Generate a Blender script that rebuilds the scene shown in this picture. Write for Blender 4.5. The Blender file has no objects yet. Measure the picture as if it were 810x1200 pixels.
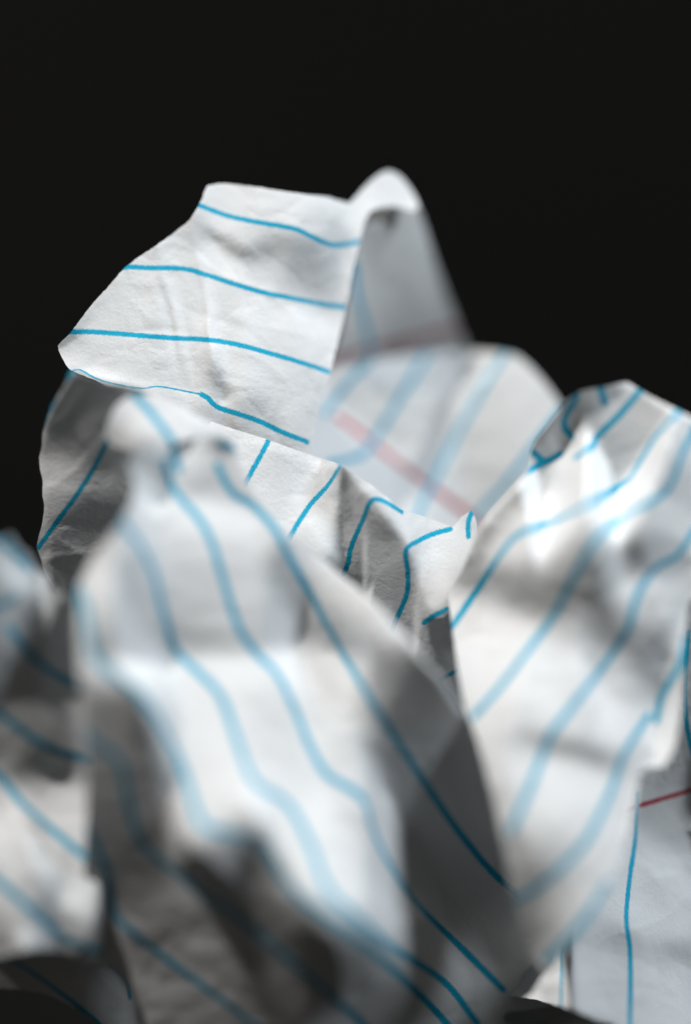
import bpy, math, random
import numpy as np
from mathutils import Vector
from mathutils.kdtree import KDTree

# ------------------------------------------------------------------ camera, light, exposure
S = bpy.context.scene
col = S.collection
MM = 0.001
FOCUS = 250.0                 # mm from lens to the plane of sharp focus
PXMM = 10.12                  # photograph pixels (810 wide) per mm at that plane
PITCH = 0.0

cam_d = bpy.data.cameras.new('camera')
cam = bpy.data.objects.new('camera', cam_d)
col.objects.link(cam)
cam.rotation_euler = (math.radians(90), 0, 0)
cam.location = (0, -FOCUS * MM, 0)
cam_d.sensor_width = 36.0
cam_d.sensor_fit = 'AUTO'
cam_d.lens = 36.0 * FOCUS / (1200.0 / PXMM)
cam_d.clip_start = 0.01
cam_d.clip_end = 20.0
cam_d.dof.use_dof = True
cam_d.dof.focus_distance = FOCUS * MM
cam_d.dof.aperture_fstop = cam_d.lens / 41.0
cam_d.dof.aperture_blades = 0
S.camera = cam

# direction TO the key light: x right, y up, z towards the camera
LDIR = np.array([-0.34, 0.86, 0.32]); LDIR /= np.linalg.norm(LDIR)
FDIR = np.array([0.66, 0.70, 0.32]); FDIR /= np.linalg.norm(FDIR)
KEY, FILL = 5.0, 4.0

w = bpy.data.worlds.new('World'); S.world = w; w.use_nodes = True
bgn = w.node_tree.nodes['Background']
bgn.inputs[0].default_value = (1.0, 0.93, 0.86, 1); bgn.inputs[1].default_value = 0.05

def sun(name, d, energy, color, angle):
    l = bpy.data.lights.new(name, 'SUN'); l.energy = energy; l.color = color; l.angle = math.radians(angle)
    o = bpy.data.objects.new(name, l); col.objects.link(o)
    v = Vector((d[0], -d[2], d[1]))           # to world axes
    o.rotation_euler = v.to_track_quat('Z', 'Y').to_euler()
    o.location = v.normalized() * 1.0
    return o

def area(name, d, dist, size, power, color):
    l = bpy.data.lights.new(name, 'AREA'); l.energy = power; l.color = color; l.shape = 'DISK'; l.size = size
    o = bpy.data.objects.new(name, l); col.objects.link(o)
    v = Vector((d[0], -d[2], d[1])).normalized()
    o.rotation_euler = v.to_track_quat('Z', 'Y').to_euler()
    o.location = v * dist
    return o

area('key_lamp', LDIR, 1.2, 0.055, 4.05 * KEY, (1.0, 0.985, 0.965))
area('fill_lamp', FDIR, 0.42, 0.14, 0.46 * FILL, (0.83, 0.925, 1.0))

S.view_settings.view_transform = 'Standard'
S.view_settings.look = 'None'
S.view_settings.exposure = 0.0
S.view_settings.gamma = 1.0
S.cycles.max_bounces = 6
S.cycles.diffuse_bounces = 2
S.cycles.use_denoising = True

# ------------------------------------------------------------------ the folds of the sheet
# Every fold is charted in the photograph's pixels.  outline: its edge; depth: mm behind (+) or in front (-)
# of the sharp plane; tone: how light each spot of it looks, which is what its slopes are worked out from
# (paper is one white, so tone = tilt towards the lamp); blue / red: the ruled lines printed on it.
def P(s):
    v = [float(t) for t in s.replace(',', ' ').split()]
    return v
def PT(s, n):
    return np.array(P(s)).reshape(-1, n)

FOLDS = {}
#DATA_START
FOLDS['flap'] = dict(const=1, fill=.3, grid=4.0, rough=.010, step=2.0, outline='''
 243 218 236 235 222 258 205 272 180 290 160 303 145 315 125 338 105 360 88 383 80 393 68 405 73 420 82 433 100 441 118 448
 150 470 200 500 260 530 330 545 366 540 364 520 372 490 386 440 396 400 407 352 414 315 420 290 427 262 434 248 446 243 462 242
 476 245 486 248 491 240 481 221 468 205 456 200 449 202 440 207 424 222 409 238 398 235 385 231 345 226 300 219 262 215''',
 depth='''68 405 0.5 88 383 0.5 82 433 -.3 145 315 2 205 272 4 243 218 4 300 230 4 350 240 5 405 240 6.5 455 205 9 486 240 10 425 265 8
 440 235 8 350 300 4.5 250 320 2 200 350 1.5 150 400 0.3 250 400 0.8 330 400 2 400 360 5 386 437 3.5 300 440 1.2 240 463 0 300 492 0.4 358 517 2
 160 455 -.3 120 447 -.3 260 530 0 350 540 2 420 290 7 410 330 6''',
 tone='''260 240 228; 255 222 232 330 232 233 385 240 230; 330 245 233; 300 255 226; 392 250 222 398 262 195 402 275 195; 413 245 238 410 270 235; 425 240 236 450 215 234 475 235 228; 480 247 215; 425 262 232 415 290 222 410 320 212
 236 260 200 255 281 152 270 291 140 285 299 138 300 299 145 318 292 165; 244 258 228 262 274 222 290 285 216; 250 284 228 270 302 226 290 312 222 310 322 218; 305 305 195 325 300 196 332 320 205 330 300 200
 342 280 172 338 300 160 338 320 166; 350 285 158 352 305 162 352 325 168 360 335 172; 370 290 168 375 310 172 380 340 182; 393 300 185 395 330 192; 403 310 208 402 340 205; 340 262 228; 365 272 215
 222 300 226; 200 330 224; 165 320 226; 150 350 220 120 375 222; 250 320 228; 230 300 232; 270 350 232 330 358 234 370 368 236 395 385 230; 400 365 216; 380 362 205; 200 370 226; 105 390 224 130 400 222; 170 415 220; 200 420 222 240 425 215
 240 405 222 240 418 200 250 432 175 256 448 158 263 462 165; 258 408 228 266 430 226 272 448 228; 244 445 205 250 460 200; 228 440 218; 300 420 226; 350 430 222; 330 400 226; 375 450 212 368 480 206; 290 455 222
 268 472 236 278 474 185 296 474 172 312 485 182; 330 478 214 350 495 210; 320 460 218
 70 406 150 82 397 150; 88 408 215; 74 412 222 100 430 236 140 446 240 200 457 240 236 465 238; 84 402 205 112 422 224 140 434 220 190 447 218 236 457 216
 80 425 232; 236 474 200 280 494 196 320 508 196 350 522 205; 180 462 205 210 472 202; 150 480 200; 260 520 198''',
 blue='''222 236 240 243 268 253 300 260 330 265 348 269 365 277 385 286 400 287 428 282
 | 134 320 148 313 175 314 215 315 245 323 275 333 310 343 345 350 375 356 412 361
 | 80 389 110 389 150 392 200 396 240 398 275 403 320 415 360 427 392 438
 | 236 462 243 466 250 473 260 479 300 492 330 506 360 518''',
 blue_thin='80 437 87 434 95 434 112 443 135 450 165 455 185 453 210 457 240 463',
 label='bright flap standing up at the top, folded over at its right peak')

FOLDS['shaded_pleat'] = dict(loose=2, back=1.6, rule=.42, key=.1, fill=.7, step=3.0, outline='''
 428 240 445 230 470 232 489 240 497 262 505 290 516 325 530 365 543 400 552 430 548 470 380 480 375 440 395 400 407 352 414 315 420 280''',
 depth='''430 245 10 487 245 11 455 260 11 425 290 9.5 425 330 12 410 360 9 400 400 11 430 400 20 480 400 21 460 330 16 500 280 14 520 330 17 545 400 21 430 460 22 540 460 22''',
 tone='''432 250 125 445 252 128 470 258 130; 440 262 135 470 275 150 485 275 168; 440 300 150 430 330 150; 470 330 145 500 330 150; 460 370 132 510 370 132; 415 400 115 460 400 122 520 400 120; 485 255 172; 505 300 160 525 350 140; 430 450 110 520 450 110''',
 blue='''417 310 420 345 428 380 436 420 442 450''',
 red='''380 424 430 410 480 399 545 382''',
 label='blurred pleat in cool shade falling from the peak')

FOLDS['back_fold'] = dict(rule=.42, rough=.15, steep=.7, key=.75, fill=.5, step=3.0, outline='''
 375 436 392 432 420 427 450 420 480 416 520 413 560 412 590 413 606 417 622 430 640 450 655 470 672 500 690 560 640 640 560 660 480 640 400 600 340 560 330 500 355 450''',
 depth='''390 435 13 480 415 18 600 415 17 660 475 13 620 540 13 560 600 13 480 580 15 430 520 16 370 500 12 400 560 12 500 480 19 560 480 18 480 640 14 640 620 13''',
 tone='''400 440 198 430 435 205 480 425 222 530 419 230 590 420 228 615 435 220; 425 455 195 400 470 200; 450 480 205 500 460 200; 540 440 205; 560 460 210; 600 480 216 640 475 216; 520 520 206; 560 550 198; 600 530 210; 480 525 208
 420 500 214 450 515 216; 378 480 228 390 500 232 400 530 236; 440 550 234; 480 582 234 510 600 225; 520 580 205; 560 590 195; 590 560 195; 630 500 212; 370 470 215''',
 blue='''432 424 405 452 380 485 | 500 415 470 465 445 505 428 530 410 538 385 542 | 596 408 575 440 560 465 530 520 505 570 490 602 475 640
 | 665 470 650 490 620 530 590 570 560 605 540 640''',
 red='''395 488 425 510 450 530 490 560 545 600 580 625''',
 label='blurred ruled fold behind with a pale red margin line')

FOLDS['middle_pleats'] = dict(steep=3, pin=3, grid=4.0, rough=.014, step=2.0, outline='''
 130 470 160 458 185 464 212 478 240 491 275 503 310 514 355 530 398 544 430 565 455 584 470 597 500 606 530 617 541 606 553 598 559 615
 562 650 565 700 570 760 590 880 560 900 500 880 420 790 300 660 200 620 150 560''',
 depth='''150 470 0 240 491 -.6 310 514 -.8 398 545 -1 455 585 -.5 545 620 .5 300 580 -1 350 620 -1.5 400 600 1.5 405 665 2 425 590 .5 473 642 -.5 440 660 1.5 460 735 .5 425 690 2.5 495 715 0
  530 680 -1 520 740 3 530 790 1 515 800 -1 545 850 2 420 760 2 200 560 0 560 880 3 553 600 1''',
 tone='''195 474 236 240 500 238 290 516 236 340 532 232 385 546 232; 250 530 232; 270 560 218 300 565 225; 325 535 212 345 548 214 370 556 222; 350 590 232; 375 585 232 388 568 228; 320 600 232; 393 590 222 393 625 212 393 650 205; 380 640 224 360 625 228; 340 620 230
 400 556 90 399 580 105 398 610 110 399 640 100 402 668 88; 409 575 145 412 600 146 408 630 150; 418 590 142 414 620 150 420 650 142; 406 552 150
 408 550 222 430 567 234 450 585 236 470 602 232 490 610 228; 416 558 228 432 577 224 445 592 225 462 610 224 475 632 226
 410 562 148 425 583 130 438 600 122 452 615 114 466 632 118; 430 640 136 450 640 132; 468 660 138; 440 665 135 455 680 132; 415 672 100 425 675 100 435 682 100; 430 695 88 440 705 92; 450 700 120 445 725 105; 462 715 135; 460 745 112
 485 655 132 488 680 135 492 705 138; 495 730 135 505 760 118 515 785 105; 480 745 130 495 770 115; 475 770 100
 485 637 214 500 628 224 530 628 234 545 635 226; 492 655 226 497 685 222 502 705 218; 510 660 234 515 685 228; 535 660 218 540 680 180 528 700 190; 510 712 215
 505 730 76 518 730 72 528 745 66; 512 755 78 525 765 60 530 785 58; 520 795 95; 530 810 82 545 840 88 555 865 80; 553 615 215; 515 830 70 535 870 70''',
 blue='''236 488 230 505 224 520 | 317 512 305 535 291 560 285 572 | 399 545 385 568 365 590 350 612 335 638
 | 471 600 455 590 441 585 433 590 425 610 412 640 408 660 402 673 | 528 620 510 625 490 634 476 645 478 670 477 695 465 725 456 744
 | 553 600 549 612 549 629 | 524 714 508 722 497 730 | 535 786 515 800 527 818 542 850 562 890''',
 label='sharp pleats across the middle, lit on the left and grey on the right')

FOLDS['side_panel'] = dict(steep=3, fill=.1, rough=.05, pin=2, step=2.0, outline='''
 84 434 74 455 60 476 53 497 50 508 49 524 46 536 47 550 50 562 50 580 52 592 51 604 48 620 43 641 48 655 52 672 70 700 110 730 170 680 230 620 250 560 220 500 185 462 150 452 118 446 100 440''',
 depth='''85 436 2 60 480 2 50 530 0 48 600 1 45 645 1 55 675 2 90 560 -2.5 110 600 -1 130 500 -4 100 480 -1 120 450 1 150 470 -2 150 600 -5 110 700 -6 200 560 -6''',
 tone='''66 465 34 85 445 36; 75 480 42; 95 455 55; 90 480 66; 100 505 88; 105 485 88; 120 455 62 128 468 62; 118 490 92; 80 510 74 62 520 90; 110 525 82; 52 535 135 60 545 160 72 552 165 90 565 140; 100 545 95; 125 540 80 120 555 86; 75 575 145; 53 585 130 56 610 125 50 640 120; 68 605 110 80 590 118
 112 568 120 125 570 125 140 580 95; 108 585 75; 98 605 48 85 630 45 70 650 44; 125 600 42 110 640 42 90 680 42; 54 655 130 56 668 120; 66 672 60; 145 560 110; 150 600 60; 130 650 60; 145 500 100; 145 530 80''',
 blue='''86 434 70 455 57 482 50 500 | 136 497 130 508 112 545 90 580 68 610 45 642''',
 label='side panel below the flap, mostly in shade, one ruled line down it')

FOLDS['front_fold'] = dict(rule=.42, const=1, loose=.45, steep=2.4, fill=.33, rough=.045, pin=0, dent_height=.10, step=3.0, outline='''
 150 545 158 530 172 522 200 516 240 512 262 512 276 524 282 550 300 578 322 606 345 632 372 650 400 674 440 706 465 735 482 752 500 776 520 796 540 830
 570 880 620 940 660 1000 682 1060 692 1100 688 1135 674 1162 645 1178 610 1184 590 1190 600 1260 200 1260 165 1180 135 1140 95 1105 97 1050 100 1000 103 900 97 830 92 770 92 720 92 690 110 650 135 622 154 590 158 565''',
 depth='''170 525 -11.5 220 515 -11.5 270 525 -9 180 560 -12 235 575 -12 280 575 -9 320 610 -8 345 635 -7 400 676 -5 440 708 -5 480 755 -4
 200 640 -14 280 640 -13 150 650 -14 118 660 -12 118 700 -15 330 700 -9 400 760 -8 280 735 -10 190 720 -12 110 760 -12 200 766 -10 300 766 -9 380 766 -8
 250 860 -15 340 860 -14 400 860 -13 250 950 -19 340 960 -19 400 960 -17 420 1050 -19 380 1040 -20 440 880 -13 450 800 -10
 500 800 -7 500 900 -7 480 1000 -8 540 960 -3 560 1010 -2 520 1080 -6 600 1100 -3 620 1130 -6 680 1110 -5 670 1150 -6 560 900 0 545 850 -1
 130 800 -14 150 860 -18 110 870 -17 110 980 -13 160 960 -15 215 985 -19 280 965 -19 180 1040 -11 250 1060 -13 110 1080 -9 200 1130 -13 320 1080 -16 400 1130 -15
 260 1190 -11 350 1190 -11 450 1190 -10 420 1250 -8 250 1250 -8 520 1130 -6 575 1145 -2 615 1150 -1 645 1145 0 540 1190 -1''',
 tone='''298 572 225 320 604 232 342 630 225; 276 530 215; 215 516 200; 165 530 130; 160 530 105 172 535 95 185 543 120; 152 545 150; 200 515 225 205 545 210; 268 524 110 258 524 150; 245 530 200 240 548 205 260 548 196; 212 556 205; 215 568 188 240 568 180 262 568 190; 288 580 175
 185 585 232 230 592 242 275 602 242 308 620 236; 178 610 218; 165 625 205; 205 630 220 240 628 232 280 630 232 305 640 222
 200 660 208 230 665 200 280 660 202 300 660 205; 200 690 188 220 720 184 260 700 200 290 700 206; 205 745 160 250 745 178 300 740 190 310 690 198; 150 650 190 150 680 165 150 710 165 165 740 150 130 745 155
 108 650 205 118 668 228 118 690 228 130 685 205; 100 735 205 98 760 190; 135 720 180
 322 650 170 328 680 140 345 700 122; 340 670 130; 335 720 150 370 745 148 395 760 158 350 745 165; 340 640 170; 352 655 205 380 672 218 400 692 222 430 718 222 455 745 212 470 760 190; 365 680 195 395 712 180 420 742 165 440 765 150
 110 762 170 150 762 160 200 762 168 260 758 182 320 754 190 380 755 188; 105 778 215 150 776 228 200 776 238 260 773 240 320 770 240 380 770 240 408 785 236; 420 775 200
 125 795 205 160 797 220; 195 800 238 260 810 240 320 800 240 370 800 240; 300 830 228 350 830 222 330 870 226; 400 830 232 405 860 228; 425 850 180 425 810 190
 100 800 150; 120 815 120 150 820 105 172 840 98 186 870 92 192 900 88 190 940 75 196 975 68; 205 820 236 215 850 236 214 890 232 210 930 220 212 965 218; 230 850 240 235 900 238 230 960 235; 250 930 238 280 940 240 300 945 240
 225 985 225 245 968 228; 320 960 238 338 1000 238 360 1035 236 395 1060 228; 350 900 228 390 900 236 400 950 232 420 1000 226 440 1050 205; 380 980 236 410 1030 226; 340 940 240; 425 900 210 425 940 215; 470 1090 160 450 1075 185
 440 880 130 445 930 125 458 980 118 480 1040 90 505 1090 80; 470 800 105 450 830 115 462 870 78 470 920 58 490 980 45; 445 790 140; 500 800 75; 480 780 95 460 765 150; 520 850 72 505 900 60; 540 900 72 520 960 52 540 1010 45; 560 960 62 580 1020 52; 540 1060 38 570 1090 38 600 1110 40; 520 1080 50; 625 1130 48; 600 950 60 620 1030 60
 510 1118 90 560 1132 105 600 1142 112 635 1150 112; 450 1105 105 480 1128 95; 590 1165 95 540 1165 85 480 1160 75 420 1125 70; 450 1190 58 520 1190 60
 110 850 115 120 890 98 112 930 82; 140 860 108 160 900 95; 130 960 78 108 1000 75; 150 960 85 170 950 85; 170 985 66 190 1010 62; 120 1040 60 103 1070 55; 150 1040 70; 220 1000 82 250 995 112 275 998 112; 300 985 80 310 1020 68; 235 1025 85
 150 1090 98 180 1072 96 220 1055 102 270 1038 108 290 1050 90; 190 1085 72 260 1062 74; 310 1060 70 350 1080 72 390 1105 74; 300 1120 74 250 1110 84 200 1105 88; 160 1110 60; 170 1140 100 215 1180 95; 260 1170 80 320 1180 64 400 1180 60; 330 1140 68''',
 blue='''192 540 205 575 235 610 250 640 262 680 280 735 300 765 325 790 345 830 363 873 383 907 412 925 428 940 436 968 455 1010 490 1060 545 1115 590 1160
 | 255 545 262 560 275 580 296 592 322 620 335 645 360 690 385 735 410 780 440 830 480 890 520 950 550 990 580 1025 620 1060
 | 140 605 150 620 165 640 180 670 190 710 205 760 235 790 259 816 275 858 298 915 337 942 363 987 383 1039 414 1070 460 1110 520 1150 560 1200
 | 92 690 100 712 106 745 112 768 130 788 171 821 202 873 218 910 235 962 260 975 306 987 332 1029 363 1060 414 1096 470 1145 520 1195 545 1230
 | 97 855 104 863 140 894 150 935 166 987 207 1023 238 1050 280 1075 414 1190 460 1235
 | 97 960 104 977 124 1018 135 1070 166 1101 290 1195 340 1235
 | 160 462 185 490 200 520 210 550 | 258 520 272 524 285 524''',
 label='large soft front fold with ruled lines running down over its crest')

FOLDS['curl'] = dict(back=2.2, rule=.42, const=1, fill=.3, rough=.03, pin=0, step=3.0, outline='''
 124 512 127 494 136 476 152 464 176 461 198 467 222 480 246 495 266 507 262 517 244 513 224 514 205 520 190 530 172 534 150 526 134 522''',
 depth='''130 500 -12 150 470 -12 200 470 -12 265 510 -10 150 522 -13.5 190 526 -13.5 225 515 -13 175 495 -13.5''',
 tone='''150 476 225 180 478 240 215 488 240 245 502 238; 160 500 238 190 505 242; 136 492 195 134 512 150; 150 512 195 180 522 180 200 518 215 240 512 225''',
 blue='''150 455 172 478 190 500 204 520''',
 label='small bright curl, very blurred, in front of the left end of the crest')

FOLDS['lobe'] = dict(rule=.42, const=1, fill=.5, rough=.07, pin=3, steep=3.5, dent_height=.10, step=3.0, outline='''
 553 642 560 622 575 600 596 578 614 560 621 547 622 530 628 515 640 500 657 478 668 466 682 458 700 455 716 452 734 448 745 454 765 466 790 479 810 489 860 512
 880 600 862 680 812 700 804 725 801 790 798 830 792 872 778 898 762 900 750 905 745 935 735 985 715 1030 690 1078 662 1118 641 1140 622 1120 604 1060 592 1000 577 930 560 870
 545 830 536 780 530 735 526 696 540 672''',
 depth='''734 449 0 700 456 -2.5 668 466 -3 640 500 -2 622 535 -1 682 503 .5 660 520 .5 710 478 0 765 467 1 720 520 -3 740 545 -5 790 480 0 800 540 -7
 650 560 -4 600 580 -2 560 630 -3 650 600 -7 600 630 -8 545 670 -7 528 696 -6 640 650 -12 700 625 -12 760 620 -10 640 700 -10 700 690 -9 560 690 -9 780 660 -11 800 600 -9
 620 760 -14 560 740 -10 690 760 -13 640 840 -18 740 700 -12 790 720 -12 860 560 -9 860 660 -10 550 820 -11 590 860 -16 680 860 -19 720 830 -17 760 770 -13 790 800 -15
 640 880 -17 700 885 -17 775 885 -17 600 940 -17 660 950 -21 735 950 -18 600 1020 -15 650 1020 -18 700 1020 -18 640 1090 -13 690 1070 -14 640 1130 -11''',
 tone='''708 460 132 690 465 135 675 475 118; 695 480 125; 668 490 105 655 500 118 645 515 118; 632 515 118; 628 535 100 645 528 85; 665 508 108 680 492 112 705 475 118; 720 460 128; 655 515 125; 615 556 150
 735 454 222 722 470 205 705 487 198 690 500 195; 745 462 208 765 478 205 790 492 212; 720 490 200 750 490 203; 700 512 178 730 515 184 760 520 190; 708 524 165 725 535 166 745 535 172; 722 545 168 735 555 176
 682 506 212 695 528 210 710 545 208 726 563 206; 660 530 210 640 548 212; 680 540 205 640 565 210; 690 565 208; 800 505 212; 775 540 196 755 560 200; 795 560 165; 805 585 175; 780 590 200; 760 600 208; 700 590 212 730 580 210
 610 580 205 590 600 200; 618 555 180; 598 580 155 578 603 160 562 630 150; 620 600 238 650 630 232 600 635 236; 650 600 236; 580 650 220; 562 652 165 548 672 148; 560 688 142; 552 664 155
 600 654 212 640 648 224 680 635 212 720 625 206 760 618 208 790 612 200; 590 668 160; 600 680 142 640 680 138; 640 695 118 600 698 138; 675 672 128 700 660 130 740 648 130 780 645 125 795 648 140; 680 690 112 695 680 112 720 668 118 760 660 138; 808 640 215
 535 700 228; 556 706 215 580 708 200 610 716 165 640 722 160; 560 725 240 590 730 243 620 735 240; 650 740 205 670 745 180; 665 722 160 680 740 175; 690 760 178 695 790 200; 640 760 243 675 780 240 640 800 243 580 780 243; 560 800 240
 725 685 200 745 680 210 770 675 205; 790 680 215 800 690 212; 760 705 195 780 715 200; 740 720 170; 700 700 112 708 725 120 722 745 115; 740 755 120 755 775 118; 745 738 135 765 745 120 775 765 118; 735 775 165 722 785 205; 790 740 190 795 770 195; 770 790 122 755 790 130; 745 800 165; 765 808 140; 795 800 205
 600 820 240 660 820 240 700 815 225 725 812 212; 570 850 225; 640 840 236 690 842 232 735 838 228; 760 835 200 785 835 205; 590 855 215 620 864 175 650 872 150 680 880 148 715 893 162 735 900 180; 640 854 215 680 862 210 720 872 212; 620 885 230 650 892 225 690 902 222 720 915 220
 600 900 228 640 920 236 680 940 234 715 945 224; 605 950 220 640 960 226; 740 930 212; 590 935 180; 625 985 190 645 992 170; 600 990 130; 620 1010 145; 660 1000 192 700 1000 212 722 975 220; 648 1035 138 640 1055 150; 680 1045 198; 618 1050 105; 660 1080 172; 640 1105 140; 622 1095 80; 690 1070 190
 775 880 228 785 858 218 760 862 222''',
 blue='''704 454 709 472 | 676 464 661 495 670 512 | 621 527 634 538 | 617 553 640 541 657 532 | 752 456 725 487 700 512 695 522 674 536
 | 797 480 770 510 757 530 745 550 735 563 700 585 650 610 610 625 590 645 570 675 550 705 530 734
 | 815 500 800 532 790 560 778 578 740 600 705 625 690 645 670 680 650 720 620 760 590 800 555 840
 | 840 590 815 620 795 650 770 665 748 695 738 732 725 755 700 790 665 835 645 862 630 900 612 945 598 975
 | 805 745 798 775 788 795 775 818 769 845 | 760 838 740 870 728 892 715 930 690 980 665 1010 630 1040 598 1058 | 712 1035 690 1070 665 1100 640 1125''',
 label='rounded lobe on the right, its peak sharp and its lower end blurred')

FOLDS['inner_panel'] = dict(grid=4.0, rough=.010, pin=0, steep=3, key=.1, fill=.9, step=2.0, outline='''
 740 880 745 800 770 700 880 690 890 1260 735 1260 722 1203 700 1196 665 1182 630 1172 605 1168 570 1160 580 1100 640 1040 690 940''',
 depth='''745 945 0 800 930 0 738 1080 0 738 1190 -1 800 1000 .5 800 1100 0 700 1060 1 660 1150 0 800 1190 -1 800 820 1 800 740 2 700 960 2 860 1000 0 800 1255 -2 600 1100 9 590 1060 9 600 1160 6''',
 tone='''805 780 125 806 830 118; 800 880 112 780 910 120; 760 925 132; 800 920 125; 760 955 140 800 955 145; 775 985 158 800 1000 165; 756 975 160; 720 1000 195 720 1030 208; 700 1050 205; 725 1055 222 740 1070 232; 750 1000 200 770 1012 225 790 1028 230 812 1045 228; 795 1015 170; 758 1020 190 770 1045 195 785 1065 200
 765 1060 215 780 1085 225 800 1085 225; 745 1085 225 765 1095 222; 700 1068 200; 705 1080 165 720 1090 148 745 1098 160; 755 1108 170; 735 1115 160; 785 1108 145 800 1115 148; 700 1110 165; 765 1120 178; 690 1125 180 720 1130 186; 765 1140 200 790 1150 205; 665 1160 186 700 1160 192; 724 1155 165 728 1170 168; 760 1180 196 800 1190 202; 640 1160 180; 780 1050 210 810 1075 215
 745 1045 215; 620 1160 170''',
 blue='''806 740 803 790 803 830 807 862 818 905 | 746 930 744 985 738 1030 734 1075 738 1110 739 1150 738 1215 | 659 1110 657 1190''',
 red='''725 951 760 941 790 932 825 921''',
 label='sharp bluish inner panel with a dark red margin line crossing a blue line')

FOLDS['side_fold'] = dict(rule=.42, const=1, fill=.15, rough=.05, pin=0, steep=3,  step=3.0, outline='''
 -70 600 -30 618 0 634 12 627 21 640 36 650 44 668 56 674 60 690 76 688 96 700 118 730 124 900 118 1120 102 1124 80 1116 45 1112 20 1116 -10 1124 -70 1130''',
 depth='''0 625 -15 30 660 -16 80 695 -11 20 700 -16 0 710 -15 50 740 -16 0 780 -14 60 800 -13 90 760 -10 115 800 -5 50 860 -15 112 900 -5 50 960 -15 0 960 -15 90 1000 -9 120 1000 -3 120 1070 -2 100 1040 -6 50 1050 -13 0 1080 -11 60 1110 -10 120 1120 -4 -60 700 -12 -60 1000 -12''',
 tone='''0 640 110 12 646 110; 28 662 170; 8 668 205 20 678 218; 40 690 205; 50 715 195 40 730 180; 8 700 70 20 708 50 5 718 32 15 735 45; 30 745 140; 60 755 140; 68 705 95 76 730 70 70 750 80; 0 760 48 0 790 42; 15 790 60; 25 805 85; 50 800 125 80 790 125 92 770 190; 92 810 185; 30 835 105 60 840 112 85 855 130; 8 850 95; 20 875 90 50 895 68 85 908 78; 25 900 70; 98 860 150 98 900 110
 5 915 160; 75 925 200 90 945 215 92 975 212; 55 930 170 60 950 195; 20 935 205 0 945 210; 40 970 188; 8 980 226 20 1000 205; 50 995 190 75 1010 205; 90 1035 205; 78 1055 230; 58 1045 120 60 1065 95; 45 1030 180; 30 1055 175; 0 1060 170 10 1085 150; 28 1095 205 30 1105 205; 12 1105 120; 55 1105 95 72 1090 120; 90 1085 150 95 1105 90; 110 1115 60''',
 blue='''-10 628 15 645 32 665 | 10 735 41 772 83 800 120 812 | -20 825 0 837 52 873 104 891 | -20 895 0 910 31 946 98 1003 120 1020 | -20 1020 0 1034 52 1080 78 1101 110 1112 145 1117 | -15 715 5 708 18 700''',
 label='blurred side fold at the left edge with a dark hollow in it')

FOLDS['under_fold'] = dict(step=3.0, outline='''
 -70 1105 0 1110 60 1105 130 1105 200 1130 240 1200 240 1262 120 1262 120 1205 95 1185 60 1167 30 1160 0 1158 -70 1160''',
 depth='''0 1110 -9 60 1105 -9 100 1110 -8 0 1150 -4 60 1160 -4 100 1185 -4 180 1180 4 200 1250 5 140 1130 0 230 1200 6 120 1190 0 -60 1130 -5''',
 tone='''0 1115 60 60 1118 55 120 1125 48; 0 1140 42 60 1145 40 120 1160 36; 160 1180 36; 90 1180 34; 180 1240 36''',
 blue='''-20 1118 0 1122 20 1128 60 1155 95 1182 125 1208 | 128 1130 148 1148 153 1170''',
 label='dark shaded underside at the lower left')

FOLDS['tail'] = dict(step=4.0, outline='''
 575 1150 600 1160 640 1168 690 1184 730 1190 760 1262 590 1262 575 1190''',
 depth='''580 1165 9 640 1172 8 720 1198 7 640 1250 16 580 1250 15 740 1250 15''',
 tone='''600 1172 38 660 1188 36; 620 1210 34 560 1200 34; 700 1230 34''',
 blue='''560 1174 585 1186 630 1200 690 1225''',
 label='dark strip of the sheet showing under the inner panel')
#DATA_END

def strokes(s):
    """tone strokes: 'x y t x y t ; ...' sampled along every run of points"""
    out = []
    for part in s.replace('\n', ';').split(';'):
        v = P(part)
        if not v: continue
        a = np.array(v).reshape(-1, 3)
        out.append(a[:1])
        for p, q in zip(a[:-1], a[1:]):
            n = max(1, int(np.hypot(*(q - p)[:2]) / 11))
            t = np.arange(1, n + 1)[:, None] / n
            out.append(p + (q - p) * t)
    return np.vstack(out)

def polylines(s, ds=0.8):
    res = []
    for part in (s or '').split('|'):
        v = P(part)
        if len(v) < 4: continue
        a = np.array(v).reshape(-1, 2)
        # Catmull-Rom through the points
        e = np.vstack([2 * a[0] - a[1], a, 2 * a[-1] - a[-2]])
        out = []
        for i in range(1, len(e) - 2):
            p0, p1, p2, p3 = e[i - 1], e[i], e[i + 1], e[i + 2]
            n = max(2, int(np.hypot(*(p2 - p1)) / ds))
            t = (np.arange(n) / n)[:, None]
            out.append(.5 * (2 * p1 + (p2 - p0) * t + (2 * p0 - 5 * p1 + 4 * p2 - p3) * t * t + (3 * p1 - p0 - 3 * p2 + p3) * t ** 3))
        out.append(a[-1:])
        res.append(np.vstack(out))
    return res

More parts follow.
